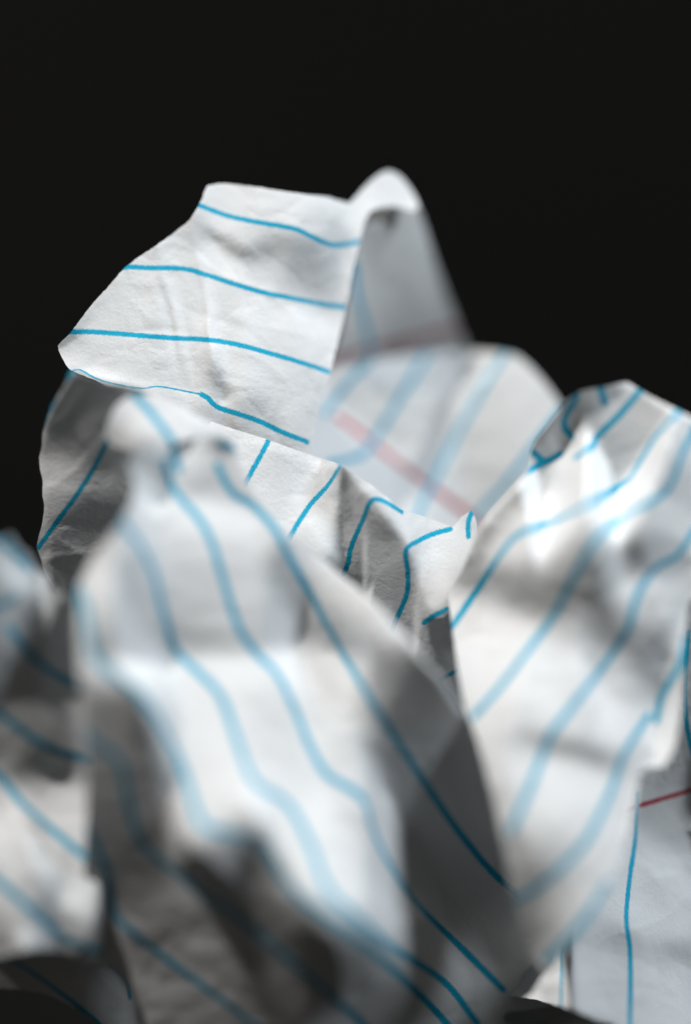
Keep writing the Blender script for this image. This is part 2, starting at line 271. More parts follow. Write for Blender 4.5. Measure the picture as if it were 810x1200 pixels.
def rbf(pts, val, q, kind, reg=0.0):
    """radial interpolation with a constant / linear tail"""
    def phi(r):
        if kind == 'r': return -r
        return r * r * np.log(r + 1e-9)
    sc = 100.0
    p = pts / sc; qq = q / sc
    n = len(p)
    A = phi(np.hypot(p[:, None, 0] - p[None, :, 0], p[:, None, 1] - p[None, :, 1])) + reg * np.eye(n)
    T = np.ones((n, 1)) if kind == 'r' else np.hstack([np.ones((n, 1)), p])
    m = T.shape[1]
    M = np.zeros((n + m, n + m)); M[:n, :n] = A; M[:n, n:] = T; M[n:, :n] = T.T
    c = np.linalg.solve(M, np.concatenate([val, np.zeros(m)]))
    out = np.empty(len(q))
    for i in range(0, len(q), 20000):
        b = qq[i:i + 20000]
        f = phi(np.hypot(b[:, None, 0] - p[None, :, 0], b[:, None, 1] - p[None, :, 1])) @ c[:n]
        t = np.ones((len(b), 1)) if kind == 'r' else np.hstack([np.ones((len(b), 1)), b])
        out[i:i + 20000] = f + t @ c[n:]
    return out

def inside(poly, x, y):
    r = np.zeros(x.shape, bool)
    n = len(poly)
    for i in range(n):
        x1, y1 = poly[i]; x2, y2 = poly[(i + 1) % n]
        if y1 == y2: continue
        c = ((y1 > y) != (y2 > y)) & (x < (x2 - x1) * (y - y1) / (y2 - y1) + x1)
        r ^= c
    return r

# which lamp reaches which fold, and tilt corrections putting missing light or shade into its shape (coarse grids, measured)
#LIGHT_START
LIGHT_TABLES = {
'back_fold': {'tilt_fix': (47, 66, 22, [
 0, 0, 0, 0, 0, 0, 0, 0, 0, 28, 28, 28, 28, 28, -21, -5, 19, 0, 0, 0, 0, 0,
 0, 0, 0, 0, -4, -6, 21, 28, 28, 28, 28, 28, 28, 28, -19, -11, 6, -2, 0, 0, 0, 0,
 0, 0, 0, 5, -2, -13, 7, 25, 28, 28, 28, 28, 28, 28, -28, -9, -4, -8, 0, 0, 0, 0,
 0, 0, 0, 3, -2, -11, -14, 13, 28, 28, 25, 5, 28, -28, -28, 0, -2, -5, 6, 13, 0, 0,
 0, 0, 0, 28, -1, -12, -16, -9, -2, -8, -15, 22, 14, -28, -15, -3, -3, -5, -5, 0, 0, 0,
 0, 0, 28, 28, 28, -15, -11, 6, 0, -14, -10, 28, -14, -28, -16, -7, -1, -4, -2, 0, 0, 0,
 0, 0, 28, 28, 28, 28, -12, -7, 5, -8, 12, 28, -25, -15, -6, -2, -2, -1, 23, 0, 0, 0,
 0, 0, 28, 28, 28, 28, 28, 9, -11, -1, 28, 28, -28, -14, -9, -4, -2, 4, 0, 0, 0, 0,
 0, 0, 28, 28, 28, 28, 28, 28, 28, 28, 28, 17, -21, -12, -8, -5, -3, -8, 0, 0, 0, 0,
 0, 0, 0, 0, 0, 28, 28, 28, 28, 28, 28, -10, -23, -19, -13, -7, -4, -15, 0, 0, 0, 0,
 0, 0, 0, 0, 0, 0, 28, 28, 28, 28, -1, -28, -25, -18, -8, -12, -18, 0, 0, 0, 0, 0,
 0, 0, 0, 0, 0, 0, 0, 0, 28, 17, -11, -10, -16, -13, -9, -28, 0, 0, 0, 0, 0, 0,
 0, 0, 0, 0, 0, 0, 0, 0, 0, -2, 0, -9, -28, -7, -2, 0, 0, 0, 0, 0, 0, 0,
 0, 0, 0, 0, 0, 0, 0, 0, 0, 0, 0, 0, 0, 0, 0, 0, 0, 0, 0, 0, 0, 0,
 0, 0, 0, 0, 0, 0, 0, 0, 0, 0, 0, 0, 0, 0, 0, 0, 0, 0, 0, 0, 0, 0,
 0, 0, 0, 0, 0, 0, 0, 0, 0, 0, 0, 0, 0, 0, 0, 0, 0, 0, 0, 0, 0, 0,]),
 'key': (47, 66, 22, [
 100, 100, 100, 100, 100, 100, 100, 100, 98, 96, 96, 96, 96, 98, 100, 100, 100, 100, 100, 100, 100, 100,
 100, 100, 100, 100, 100, 97, 85, 67, 54, 37, 36, 37, 39, 63, 96, 100, 100, 100, 100, 100, 100, 100,
 100, 100, 96, 98, 99, 90, 40, 7, 2, 1, 1, 4, 17, 39, 91, 100, 100, 100, 100, 100, 100, 100,
 100, 96, 56, 74, 98, 98, 78, 34, 12, 11, 14, 24, 30, 77, 99, 100, 100, 100, 100, 100, 100, 100,
 100, 78, 15, 22, 79, 99, 98, 89, 75, 74, 68, 29, 56, 98, 100, 100, 100, 100, 100, 100, 100, 100,
 97, 47, 2, 2, 36, 87, 99, 99, 97, 96, 73, 26, 83, 100, 100, 100, 100, 100, 100, 100, 100, 100,
 96, 36, 0, 0, 4, 37, 81, 97, 99, 97, 54, 34, 94, 100, 100, 100, 100, 100, 100, 100, 100, 100,
 97, 40, 1, 0, 0, 2, 19, 54, 82, 72, 20, 37, 96, 100, 100, 100, 100, 100, 100, 100, 100, 100,
 99, 61, 4, 0, 0, 0, 0, 4, 16, 12, 5, 56, 98, 100, 100, 100, 100, 100, 100, 100, 100, 100,
 100, 82, 26, 3, 0, 0, 0, 0, 0, 1, 25, 86, 100, 100, 100, 100, 100, 100, 100, 100, 100, 100,
 100, 99, 86, 46, 10, 1, 0, 0, 1, 22, 76, 99, 100, 100, 100, 100, 100, 100, 100, 100, 100, 100,
 100, 100, 100, 95, 68, 25, 4, 1, 19, 76, 98, 100, 100, 100, 100, 100, 100, 100, 100, 100, 100, 100,
 100, 100, 100, 100, 99, 87, 56, 28, 63, 97, 100, 100, 100, 100, 100, 100, 100, 100, 100, 100, 100, 100,
 100, 100, 100, 100, 100, 100, 98, 91, 97, 100, 100, 100, 100, 100, 100, 100, 100, 100, 100, 100, 100, 100,
 100, 100, 100, 100, 100, 100, 100, 100, 100, 100, 100, 100, 100, 100, 100, 100, 100, 100, 100, 100, 100, 100,
 100, 100, 100, 100, 100, 100, 100, 100, 100, 100, 100, 100, 100, 100, 100, 100, 100, 100, 100, 100, 100, 100,]),
 'fill': (47, 66, 22, [
 100, 100, 100, 100, 100, 100, 100, 100, 100, 100, 100, 100, 100, 100, 100, 100, 100, 100, 100, 100, 100, 100,
 100, 100, 100, 100, 100, 100, 100, 100, 100, 100, 100, 100, 100, 100, 100, 100, 100, 100, 100, 100, 100, 100,
 100, 100, 100, 100, 100, 100, 100, 100, 100, 100, 100, 100, 100, 100, 100, 100, 100, 100, 100, 100, 100, 100,
 100, 100, 100, 100, 100, 100, 100, 100, 100, 100, 100, 100, 100, 100, 100, 100, 100, 100, 100, 100, 100, 100,
 100, 100, 100, 100, 100, 100, 100, 100, 100, 100, 100, 100, 100, 100, 100, 100, 100, 100, 100, 100, 100, 100,
 100, 100, 100, 100, 100, 100, 100, 100, 100, 100, 100, 100, 100, 100, 100, 100, 100, 100, 100, 100, 100, 100,
 100, 100, 100, 100, 100, 100, 100, 100, 100, 100, 100, 100, 100, 100, 100, 100, 100, 100, 100, 100, 100, 100,
 100, 100, 100, 100, 100, 100, 100, 100, 100, 100, 100, 100, 100, 100, 100, 100, 100, 100, 100, 100, 100, 100,
 100, 100, 100, 100, 100, 100, 100, 100, 100, 100, 100, 100, 100, 100, 100, 100, 100, 100, 100, 100, 100, 100,
 100, 100, 100, 100, 100, 100, 100, 100, 100, 100, 100, 100, 100, 100, 100, 100, 100, 100, 100, 100, 100, 100,
 100, 100, 100, 100, 100, 100, 100, 100, 100, 100, 100, 100, 100, 100, 100, 100, 100, 100, 100, 100, 100, 100,
 100, 100, 100, 100, 100, 100, 100, 100, 100, 100, 100, 100, 100, 100, 100, 100, 100, 100, 100, 100, 100, 100,
 100, 100, 100, 100, 100, 100, 100, 100, 100, 100, 100, 100, 100, 100, 100, 100, 100, 100, 100, 100, 100, 100,
 100, 100, 100, 100, 100, 100, 100, 100, 100, 100, 100, 100, 100, 100, 100, 100, 100, 100, 100, 100, 100, 100,
 100, 100, 100, 100, 100, 100, 100, 100, 100, 100, 100, 100, 100, 100, 100, 100, 100, 100, 100, 100, 100, 100,
 100, 100, 100, 100, 100, 100, 100, 100, 100, 100, 100, 100, 100, 100, 100, 100, 100, 100, 100, 100, 100, 100,])},
'curl': {'tilt_fix': (18, 29, 10, [
 0, 0, -9, -13, -20, 0, 0, 0, 0, 0,
 0, -16, -9, -12, -16, -14, 6, 0, 0, 0,
 0, -8, -6, -9, -13, -18, -14, -1, -10, 0,
 -5, -5, 1, -3, -11, -13, -17, -21, -24, -28,
 0, -14, 2, -2, -12, 3, 18, -17, -28, 0,
 0, 0, 5, 4, -5, 1, 0, 0, 0, 0,]),
 'key': (18, 29, 10, [
 100, 100, 100, 100, 100, 100, 100, 100, 100, 100,
 100, 100, 100, 100, 100, 100, 100, 100, 100, 100,
 100, 100, 100, 100, 100, 100, 100, 100, 100, 100,
 100, 100, 100, 100, 100, 100, 100, 100, 100, 100,
 100, 100, 100, 100, 100, 100, 100, 100, 100, 100,
 100, 100, 100, 100, 100, 100, 100, 100, 100, 100,]),
 'fill': (18, 29, 10, [
 100, 100, 100, 100, 100, 100, 100, 100, 100, 100,
 100, 100, 100, 100, 100, 100, 100, 100, 100, 100,
 100, 100, 100, 100, 100, 100, 100, 100, 100, 100,
 100, 100, 100, 100, 100, 100, 100, 100, 100, 100,
 100, 100, 100, 98, 99, 100, 100, 100, 100, 100,
 100, 100, 100, 96, 98, 100, 100, 100, 100, 100,])},
'flap': {'tilt_fix': (94, 113, 23, [
 0, 0, 0, 0, 0, 0, 0, 0, 0, 0, 0, 0, 0, 0, 0, 0, 0, 0, 0, 0, 0, 0, 0,
 0, 0, 0, 0, 0, 0, 0, 0, 0, 0, -12, -6, -13, 0, 0, 0, 0, 0, 0, -26, -22, -19, 0,
 0, 0, 0, 0, 0, 0, 0, 0, 0, -28, -15, -11, -16, -18, -13, -15, -28, -14, -20, -26, -26, -25, 19,
 0, 0, 0, 0, 0, 0, 0, 0, -4, -28, -14, -7, -11, -9, -17, -26, -27, -28, -25, 7, -15, -2, 28,
 0, 0, 0, 0, 0, 0, 0, -28, -4, -24, -8, -8, -13, -16, -11, -25, -25, -28, -14, 28, 0, 0, 0,
 0, 0, 0, 0, 0, 0, -17, -28, -17, -28, -6, -3, -10, -13, -9, -20, -27, -27, -11, 0, 0, 0, 0,
 0, 0, 0, 0, 0, -16, -9, -26, -19, -28, -19, -7, -18, -20, -11, -19, -18, -24, 4, 0, 0, 0, 0,
 0, 0, 0, 0, -18, -16, -11, -28, -18, -22, -12, -15, -25, -20, -26, -22, -21, -26, 21, 0, 0, 0, 0,
 0, 0, 0, -14, -13, -12, -9, -26, -10, -16, -18, -9, -15, -20, -28, -28, -23, -24, 24, 0, 0, 0, 0,
 0, 0, -19, -9, -9, -4, -11, -23, -14, -8, -18, -6, -20, -23, -18, -28, -28, -23, 0, 0, 0, 0, 0,
 0, -5, -12, -6, -10, -6, -12, -24, -19, -8, -28, -9, -12, -14, -16, -28, -28, -19, 0, 0, 0, 0, 0,
 0, -15, -11, -7, -11, -8, -10, -17, -21, -1, -28, -8, -27, -20, -18, -21, -28, -16, 0, 0, 0, 0, 0,
 0, -8, -12, -13, -14, -8, -12, -17, -23, -1, -28, -2, -16, -16, -19, -18, -28, -5, 0, 0, 0, 0, 0,
 0, 0, 28, 18, 1, -12, -16, -19, -20, -2, -27, -1, -18, -19, -13, -19, -26, 0, 0, 0, 0, 0, 0,
 0, 0, 0, 0, 0, 0, -9, -26, -20, -5, -28, 1, -11, -18, -8, -17, -27, 0, 0, 0, 0, 0, 0,
 0, 0, 0, 0, 0, 0, 0, 0, -24, -15, -27, -6, -18, -14, -9, -19, -23, 0, 0, 0, 0, 0, 0,
 0, 0, 0, 0, 0, 0, 0, 0, 0, 0, -28, -28, -19, -17, -8, -19, -16, 0, 0, 0, 0, 0, 0,
 0, 0, 0, 0, 0, 0, 0, 0, 0, 0, 0, -20, -21, -28, -27, -20, -20, 0, 0, 0, 0, 0, 0,
 0, 0, 0, 0, 0, 0, 0, 0, 0, 0, 0, 0, 0, 0, 0, 0, 0, 0, 0, 0, 0, 0, 0,]),
 'key': (94, 113, 23, [
 100, 100, 100, 100, 100, 100, 100, 100, 100, 100, 100, 100, 100, 100, 100, 100, 100, 100, 100, 100, 100, 100, 100,
 100, 100, 100, 100, 100, 100, 100, 100, 100, 100, 100, 100, 100, 100, 100, 100, 100, 100, 100, 100, 100, 100, 100,
 100, 100, 100, 100, 100, 100, 100, 100, 100, 100, 100, 100, 100, 100, 100, 100, 100, 100, 100, 100, 100, 100, 100,
 100, 100, 100, 100, 100, 100, 100, 100, 100, 100, 100, 100, 100, 100, 100, 100, 100, 100, 100, 100, 100, 100, 100,
 100, 100, 100, 100, 100, 100, 100, 100, 100, 100, 100, 100, 100, 100, 100, 100, 100, 100, 100, 100, 100, 100, 100,
 100, 100, 100, 100, 100, 100, 100, 100, 100, 100, 100, 100, 100, 100, 100, 100, 100, 100, 100, 100, 100, 100, 100,
 100, 100, 100, 100, 100, 100, 100, 100, 100, 100, 100, 100, 100, 100, 100, 100, 100, 100, 100, 100, 100, 100, 100,
 100, 100, 100, 100, 100, 100, 100, 100, 100, 100, 100, 100, 100, 100, 100, 100, 100, 100, 100, 100, 100, 100, 100,
 100, 100, 100, 100, 100, 100, 100, 100, 100, 100, 100, 100, 100, 100, 100, 100, 100, 100, 100, 100, 100, 100, 100,
 100, 100, 100, 100, 100, 100, 100, 100, 100, 100, 100, 100, 100, 100, 100, 100, 100, 100, 100, 100, 100, 100, 100,
 100, 100, 100, 100, 100, 100, 100, 100, 100, 100, 100, 100, 100, 100, 100, 100, 100, 100, 100, 100, 100, 100, 100,
 100, 100, 100, 100, 100, 100, 100, 100, 100, 100, 100, 100, 100, 100, 100, 100, 100, 100, 100, 100, 100, 100, 100,
 100, 100, 100, 100, 100, 100, 100, 100, 100, 100, 100, 100, 100, 100, 100, 100, 100, 100, 100, 100, 100, 100, 100,
 100, 100, 100, 100, 100, 100, 100, 100, 100, 100, 100, 100, 100, 100, 100, 100, 100, 100, 100, 100, 100, 100, 100,
 100, 100, 100, 100, 100, 100, 100, 100, 100, 100, 100, 100, 100, 100, 100, 100, 100, 100, 100, 100, 100, 100, 100,
 100, 100, 100, 100, 100, 100, 100, 100, 100, 100, 100, 100, 100, 100, 100, 100, 100, 100, 100, 100, 100, 100, 100,
 100, 100, 100, 100, 100, 100, 100, 100, 100, 100, 78, 85, 100, 100, 100, 100, 100, 100, 100, 100, 100, 100, 100,
 100, 100, 100, 100, 100, 100, 100, 100, 100, 99, 50, 20, 65, 100, 100, 100, 100, 100, 100, 100, 100, 100, 100,
 100, 100, 100, 100, 100, 100, 100, 100, 100, 100, 100, 100, 97, 100, 100, 100, 100, 100, 100, 100, 100, 100, 100,]),
 'fill': (94, 113, 23, [
 100, 100, 100, 100, 100, 100, 100, 100, 100, 100, 100, 100, 100, 100, 100, 100, 100, 100, 100, 100, 100, 100, 100,
 100, 100, 100, 100, 100, 100, 100, 100, 100, 100, 100, 100, 100, 100, 100, 100, 100, 100, 100, 100, 100, 100, 100,
 100, 100, 100, 100, 100, 100, 100, 100, 100, 100, 100, 100, 100, 100, 100, 100, 100, 100, 100, 100, 100, 100, 100,
 100, 100, 100, 100, 100, 100, 100, 100, 100, 100, 100, 100, 100, 100, 100, 100, 100, 100, 100, 100, 100, 100, 100,
 100, 100, 100, 100, 100, 100, 100, 100, 100, 100, 100, 100, 100, 100, 100, 100, 100, 100, 100, 100, 100, 100, 100,
 100, 100, 100, 100, 100, 100, 100, 100, 100, 100, 100, 100, 100, 100, 100, 100, 100, 100, 100, 100, 100, 100, 100,
 100, 100, 100, 100, 100, 100, 100, 100, 100, 100, 100, 100, 100, 100, 100, 100, 100, 100, 100, 100, 100, 100, 100,
 100, 100, 100, 100, 100, 100, 100, 100, 100, 100, 100, 100, 100, 100, 100, 100, 100, 100, 100, 100, 100, 100, 100,
 100, 100, 100, 100, 100, 100, 100, 100, 100, 100, 100, 100, 100, 100, 100, 100, 100, 100, 100, 100, 100, 100, 100,
 100, 100, 100, 100, 100, 100, 100, 100, 100, 100, 100, 100, 100, 100, 100, 100, 100, 100, 100, 100, 100, 100, 100,
 100, 100, 100, 100, 100, 100, 100, 100, 100, 100, 100, 100, 100, 100, 100, 100, 100, 100, 100, 100, 100, 100, 100,
 100, 100, 100, 100, 100, 100, 100, 100, 100, 100, 100, 100, 100, 100, 100, 100, 100, 100, 100, 100, 100, 100, 100,
 100, 100, 100, 100, 100, 100, 100, 100, 100, 100, 100, 100, 100, 100, 100, 100, 100, 100, 100, 100, 100, 100, 100,
 100, 100, 100, 100, 100, 100, 100, 100, 100, 100, 100, 100, 100, 100, 100, 100, 100, 100, 100, 100, 100, 100, 100,
 100, 100, 100, 100, 100, 100, 100, 100, 100, 100, 100, 100, 100, 100, 100, 100, 100, 100, 100, 100, 100, 100, 100,
 100, 100, 100, 100, 100, 100, 100, 100, 100, 100, 100, 100, 100, 100, 100, 100, 100, 100, 100, 100, 100, 100, 100,
 100, 100, 100, 100, 100, 100, 100, 100, 100, 100, 85, 100, 100, 100, 100, 100, 100, 100, 100, 100, 100, 100, 100,
 100, 100, 100, 100, 100, 100, 100, 100, 100, 99, 58, 50, 97, 100, 100, 100, 100, 100, 100, 100, 100, 100, 100,
 100, 100, 100, 100, 100, 100, 100, 100, 100, 100, 100, 100, 100, 100, 100, 100, 100, 100, 100, 100, 100, 100, 100,])},
'front_fold': {'tilt_fix': (130, 106, 36, [
 0, 0, 0, 0, 0, 0, 0, 13, 26, -18, -28, 0, 0, 0, 0, 0, 0, 0, 0, 0, 0, 0, 0, 0, 0, 0, 0, 0, 0, 0, 0, 0, 0, 0, 0, 0,
 0, 0, 0, 0, -28, -28, -28, 28, 15, -3, -15, -28, 0, 0, 0, 0, 0, 0, 0, 0, 0, 0, 0, 0, 0, 0, 0, 0, 0, 0, 0, 0, 0, 0, 0, 0,
 0, 0, 0, 0, -28, -28, -28, 26, -3, 2, -6, -14, -18, 0, 0, 0, 0, 0, 0, 0, 0, 0, 0, 0, 0, 0, 0, 0, 0, 0, 0, 0, 0, 0, 0, 0,
 0, 0, 0, 0, -28, -28, -9, 13, -6, -4, -8, -15, -25, 0, 0, 0, 0, 0, 0, 0, 0, 0, 0, 0, 0, 0, 0, 0, 0, 0, 0, 0, 0, 0, 0, 0,
 0, 0, 0, 0, -28, -28, 28, 14, -10, -9, -4, -10, -25, -28, 0, 0, 0, 0, 0, 0, 0, 0, 0, 0, 0, 0, 0, 0, 0, 0, 0, 0, 0, 0, 0, 0,
 0, 0, 0, 0, -28, -28, 27, 4, -7, -8, -8, -13, -13, -16, 0, 0, 0, 0, 0, 0, 0, 0, 0, 0, 0, 0, 0, 0, 0, 0, 0, 0, 0, 0, 0, 0,
 0, 0, 0, -23, -28, -28, -20, -4, -3, -5, -8, -16, -15, -16, -28, 0, 0, 0, 0, 0, 0, 0, 0, 0, 0, 0, 0, 0, 0, 0, 0, 0, 0, 0, 0, 0,
 0, 0, 0, -17, -26, -28, -22, -4, 1, -2, -6, -11, -8, -3, -20, -18, 0, 0, 0, 0, 0, 0, 0, 0, 0, 0, 0, 0, 0, 0, 0, 0, 0, 0, 0, 0,
 0, 24, 9, -16, -26, -28, -20, -1, 5, 2, -3, -6, -4, -4, -22, -20, -14, -28, 0, 0, 0, 0, 0, 0, 0, 0, 0, 0, 0, 0, 0, 0, 0, 0, 0, 0,
 0, 15, 11, -16, -22, -25, -20, 1, 6, 4, 0, -3, -1, -7, -25, -16, -6, -9, -4, 0, 0, 0, 0, 0, 0, 0, 0, 0, 0, 0, 0, 0, 0, 0, 0, 0,
 17, 16, 10, -28, -28, -28, -17, 1, 6, 4, 1, -1, 0, -12, -28, -17, 4, -3, -14, -12, 0, 0, 0, 0, 0, 0, 0, 0, 0, 0, 0, 0, 0, 0, 0, 0,
 17, 16, 9, -28, -28, -28, -15, 0, 7, 8, 5, 2, 2, -16, -28, -17, 6, -2, -4, -7, -28, 0, 0, 0, 0, 0, 0, 0, 0, 0, 0, 0, 0, 0, 0, 0,
 21, 16, 11, -28, -28, -28, -22, 1, 10, 11, 5, 3, 1, -21, -28, -12, 4, -8, -11, -5, -17, -28, 0, 0, 0, 0, 0, 0, 0, 0, 0, 0, 0, 0, 0, 0,
 22, 16, 14, -28, -28, -28, -27, 1, 2, 1, -1, 3, 3, -20, -28, 4, 13, -4, -16, -16, -3, -14, -28, 0, 0, 0, 0, 0, 0, 0, 0, 0, 0, 0, 0, 0,
 21, 12, 11, -28, -28, -28, -28, 5, 4, 5, 2, 2, 1, -20, -28, 9, 22, -3, -22, -28, -10, 0, -28, -28, 0, 0, 0, 0, 0, 0, 0, 0, 0, 0, 0, 0,
 15, 6, 5, -28, -28, -28, 2, 14, -2, 2, -2, -1, 0, -17, -28, -3, 28, 28, -7, -28, -16, -1, -5, -28, -28, 0, 0, 0, 0, 0, 0, 0, 0, 0, 0, 0,
 9, 8, 7, -25, -28, -28, -27, -6, 3, 8, 3, 1, 0, -11, -28, -22, 28, 28, 20, -19, -17, -8, -6, -19, -28, -28, 0, 0, 0, 0, 0, 0, 0, 0, 0, 0,
 5, 8, 9, 6, -28, -28, -28, -14, 1, 2, -3, 0, 2, -5, -25, -28, 14, 28, 26, -11, -11, -6, -9, -21, -28, -28, 0, 0, 0, 0, 0, 0, 0, 0, 0, 0,
 6, 8, 7, 1, -2, -28, -28, -17, 6, 10, 3, -5, 3, -1, -18, -28, -4, 28, 22, -6, -7, -7, -18, -28, -28, -28, -28, 0, 0, 0, 0, 0, 0, 0, 0, 0,
 0, 6, 8, 5, 0, -28, -28, -28, 11, 7, -1, -6, -4, 1, -11, -27, -12, 17, 15, -4, -4, -12, -28, -28, -28, -28, -18, 0, 0, 0, 0, 0, 0, 0, 0, 0,
 0, 4, 10, 11, 3, -28, -28, -28, 16, 13, 5, -11, -4, -5, -12, -21, -16, 18, 20, -4, -9, -25, -28, -28, -28, -16, -2, -28, 0, 0, 0, 0, 0, 0, 0, 0,
 0, 6, 8, 7, 4, -18, -28, -28, 21, 13, 2, -16, -5, 1, -9, -20, -20, 5, 11, -6, -14, -28, -28, -28, -28, -3, -2, -24, 0, 0, 0, 0, 0, 0, 0, 0,
 0, 5, 7, 6, 7, -11, -28, -27, 28, 18, 6, -17, -13, 2, -5, -17, -20, 4, 16, -8, -28, -28, -28, -28, -15, 1, 2, -9, -28, 0, 0, 0, 0, 0, 0, 0,
 0, 2, 4, 6, 8, -10, -28, 1, 28, 20, 10, -10, -25, 1, -1, -11, -16, 0, 17, -5, -28, -28, -28, -28, -9, -1, 0, -16, -28, 0, 0, 0, 0, 0, 0, 0,
 0, 2, 4, 7, 8, -8, -28, 5, 28, 21, 11, -1, -28, -4, 2, -8, -15, -6, 13, -1, -28, -28, -28, -25, -10, -5, -2, -7, -28, 0, 0, 0, 0, 0, 0, 0,
 0, 3, 4, 7, 9, -4, -28, 5, 28, 22, 14, 13, -20, -17, 8, -2, -14, -10, 11, 5, -28, -28, -28, -18, -12, -7, -5, -5, -13, 0, 0, 0, 0, 0, 0, 0,
 0, 2, 4, 7, 7, -3, -28, -1, 28, 27, 20, 15, -3, -24, 11, 5, -11, -13, 13, 12, -28, -28, -28, -13, -12, -9, -6, -6, -15, -28, 0, 0, 0, 0, 0, 0,
 0, 3, 4, 6, 7, 0, -23, -13, 28, 17, 10, 13, 2, -17, 7, 14, -6, -14, 9, 17, -28, -28, -17, -6, -10, -10, -8, -6, -13, -28, 0, 0, 0, 0, 0, 0,
 0, 0, 2, 6, 6, 1, -14, -14, 28, 28, 23, 17, 2, -7, 7, 16, 0, -13, -2, 26, -12, -28, -6, 3, -7, -9, -9, -8, -11, -21, 0, 0, 0, 0, 0, 0,
 0, -13, -3, 5, 5, 2, -10, -12, 21, 28, 25, 17, 4, -8, 8, 14, 5, -6, -17, 11, 9, -28, 1, 8, -4, -9, -11, -10, -12, -27, 0, 0, 0, 0, 0, 0,
 -2, -25, -1, 7, 7, 5, -4, -12, 11, 28, 24, 19, 10, -4, 7, 21, 7, 3, -12, 3, 20, -21, 7, 12, -2, -9, -12, -13, -14, -19, 0, 0, 0, 0, 0, 0,
 -1, -6, 10, 7, 4, 5, 1, -7, 1, 24, 25, 19, 16, 3, 4, 21, 13, 8, -4, -1, 16, -9, 20, 19, -1, -10, -14, -17, -19, -25, -28, 0, 0, 0, 0, 0,
 0, 1, 17, 6, 1, 4, 1, -8, -4, 11, 21, 22, 17, 5, -5, 7, 18, 10, 4, -2, -4, -4, 28, 28, 1, -12, -16, -20, -23, -28, -28, 0, 0, 0, 0, 0,
 0, 2, 23, 14, 1, 1, 2, -3, -7, 2, 18, 23, 17, 1, -4, 6, 17, 15, 7, -1, -27, -28, 28, 28, 9, -12, -15, -20, -24, -28, -28, 0, 0, 0, 0, 0,
 0, 2, 25, 19, -1, -1, 5, 3, -3, -3, 11, 25, 21, 8, 2, 7, 11, 15, 5, -9, -28, -28, 10, 28, 18, -10, -11, -9, -13, -22, -28, 0, 0, 0, 0, 0,
 0, 3, 25, 23, 7, 4, 5, -2, -2, 6, 14, 22, 24, 15, 8, 8, 10, 12, 2, -16, -28, -28, 6, 28, 19, -11, -8, 5, 14, 10, -3, -13, 0, 0, 0, 0,
 0, 0, 0, 28, 16, 3, 6, 5, -1, -3, 6, 15, 20, 16, 10, 11, 11, 11, 1, -16, -27, -23, 7, 26, 8, -20, -16, 6, 28, 28, 28, 10, 0, 0, 0, 0,
 0, 0, 0, 28, 18, 5, 5, 3, 2, 1, 4, 8, 16, 15, 12, 11, 12, 11, -2, -18, -23, -15, 6, 12, -9, -28, -20, 2, 28, 28, 28, 28, 0, 0, 0, 0,
 0, 0, 0, 0, 12, 7, 8, 8, 6, 5, 5, 7, 11, 14, 12, 12, 12, 7, -6, -19, -20, -10, 4, -1, -23, -28, -16, 8, 28, 28, 28, 28, 28, 0, 0, 0,
 0, 0, 0, 0, 0, 7, 8, 8, 7, 6, 5, 6, 9, 14, 13, 13, 11, 4, -9, -19, -18, -8, 2, -6, -27, -28, -13, 11, 28, 28, 0, 0, 0, 0, 0, 0,
 0, 0, 0, 0, 0, 0, 0, 0, 0, 0, 0, 0, 0, 0, 0, 0, 0, 0, 0, 0, 0, 0, 0, 0, 0, 0, 0, 0, 0, 0, 0, 0, 0, 0, 0, 0,
 0, 0, 0, 0, 0, 0, 0, 0, 0, 0, 0, 0, 0, 0, 0, 0, 0, 0, 0, 0, 0, 0, 0, 0, 0, 0, 0, 0, 0, 0, 0, 0, 0, 0, 0, 0,
 0, 0, 0, 0, 0, 0, 0, 0, 0, 0, 0, 0, 0, 0, 0, 0, 0, 0, 0, 0, 0, 0, 0, 0, 0, 0, 0, 0, 0, 0, 0, 0, 0, 0, 0, 0,
 0, 0, 0, 0, 0, 0, 0, 0, 0, 0, 0, 0, 0, 0, 0, 0, 0, 0, 0, 0, 0, 0, 0, 0, 0, 0, 0, 0, 0, 0, 0, 0, 0, 0, 0, 0,])},
'inner_panel': {'tilt_fix': (150, 88, 18, [
 0, 0, 0, 0, 0, 0, 0, 0, 0, 0, 0, 0, 0, 0, 0, 0, 0, 0,
 0, 0, 0, 0, 0, 0, 0, 0, 0, 0, 0, 0, 0, 0, 0, 0, 0, 0,
 0, 0, 0, 0, 0, 0, 0, 0, 0, 0, 0, 0, 0, 0, 0, 0, 0, 0,
 0, 0, 0, 0, 0, 0, 0, 0, 0, 0, 0, 0, 0, 0, 0, 0, 0, 0,
 0, 0, 0, 0, 0, 0, 0, 0, 0, 0, 0, 0, 0, 0, 0, 0, 0, 0,
 0, 0, 0, 0, 0, 0, 0, 0, 0, 0, 0, 0, -5, 0, 0, 0, 0, 0,
 0, 0, 0, 0, 0, 0, 0, 0, 0, 0, 0, 0, 1, 0, 0, 0, 0, 0,
 0, 0, 0, 0, 0, 0, 0, 0, 0, 0, 0, 0, 0, 0, 0, 0, 0, 0,
 0, 0, 0, 0, 0, 0, 0, 0, 0, 0, 0, 0, 2, 0, 0, 0, 0, 0,
 0, 0, 0, 0, 0, 0, 0, 0, 0, 0, 0, 0, 4, 0, 0, 0, 0, 0,
 0, 0, 0, 0, 0, 0, 0, 0, 0, 0, 0, 2, 7, 0, 0, 0, 0, 0,
 0, 0, 0, 0, 0, 0, 0, 0, 0, 0, 8, 10, 10, 0, 0, 0, 0, 0,
 0, 0, 0, 0, 0, 0, 0, 0, 0, 5, 5, 8, 14, 0, 0, 0, 0, 0,
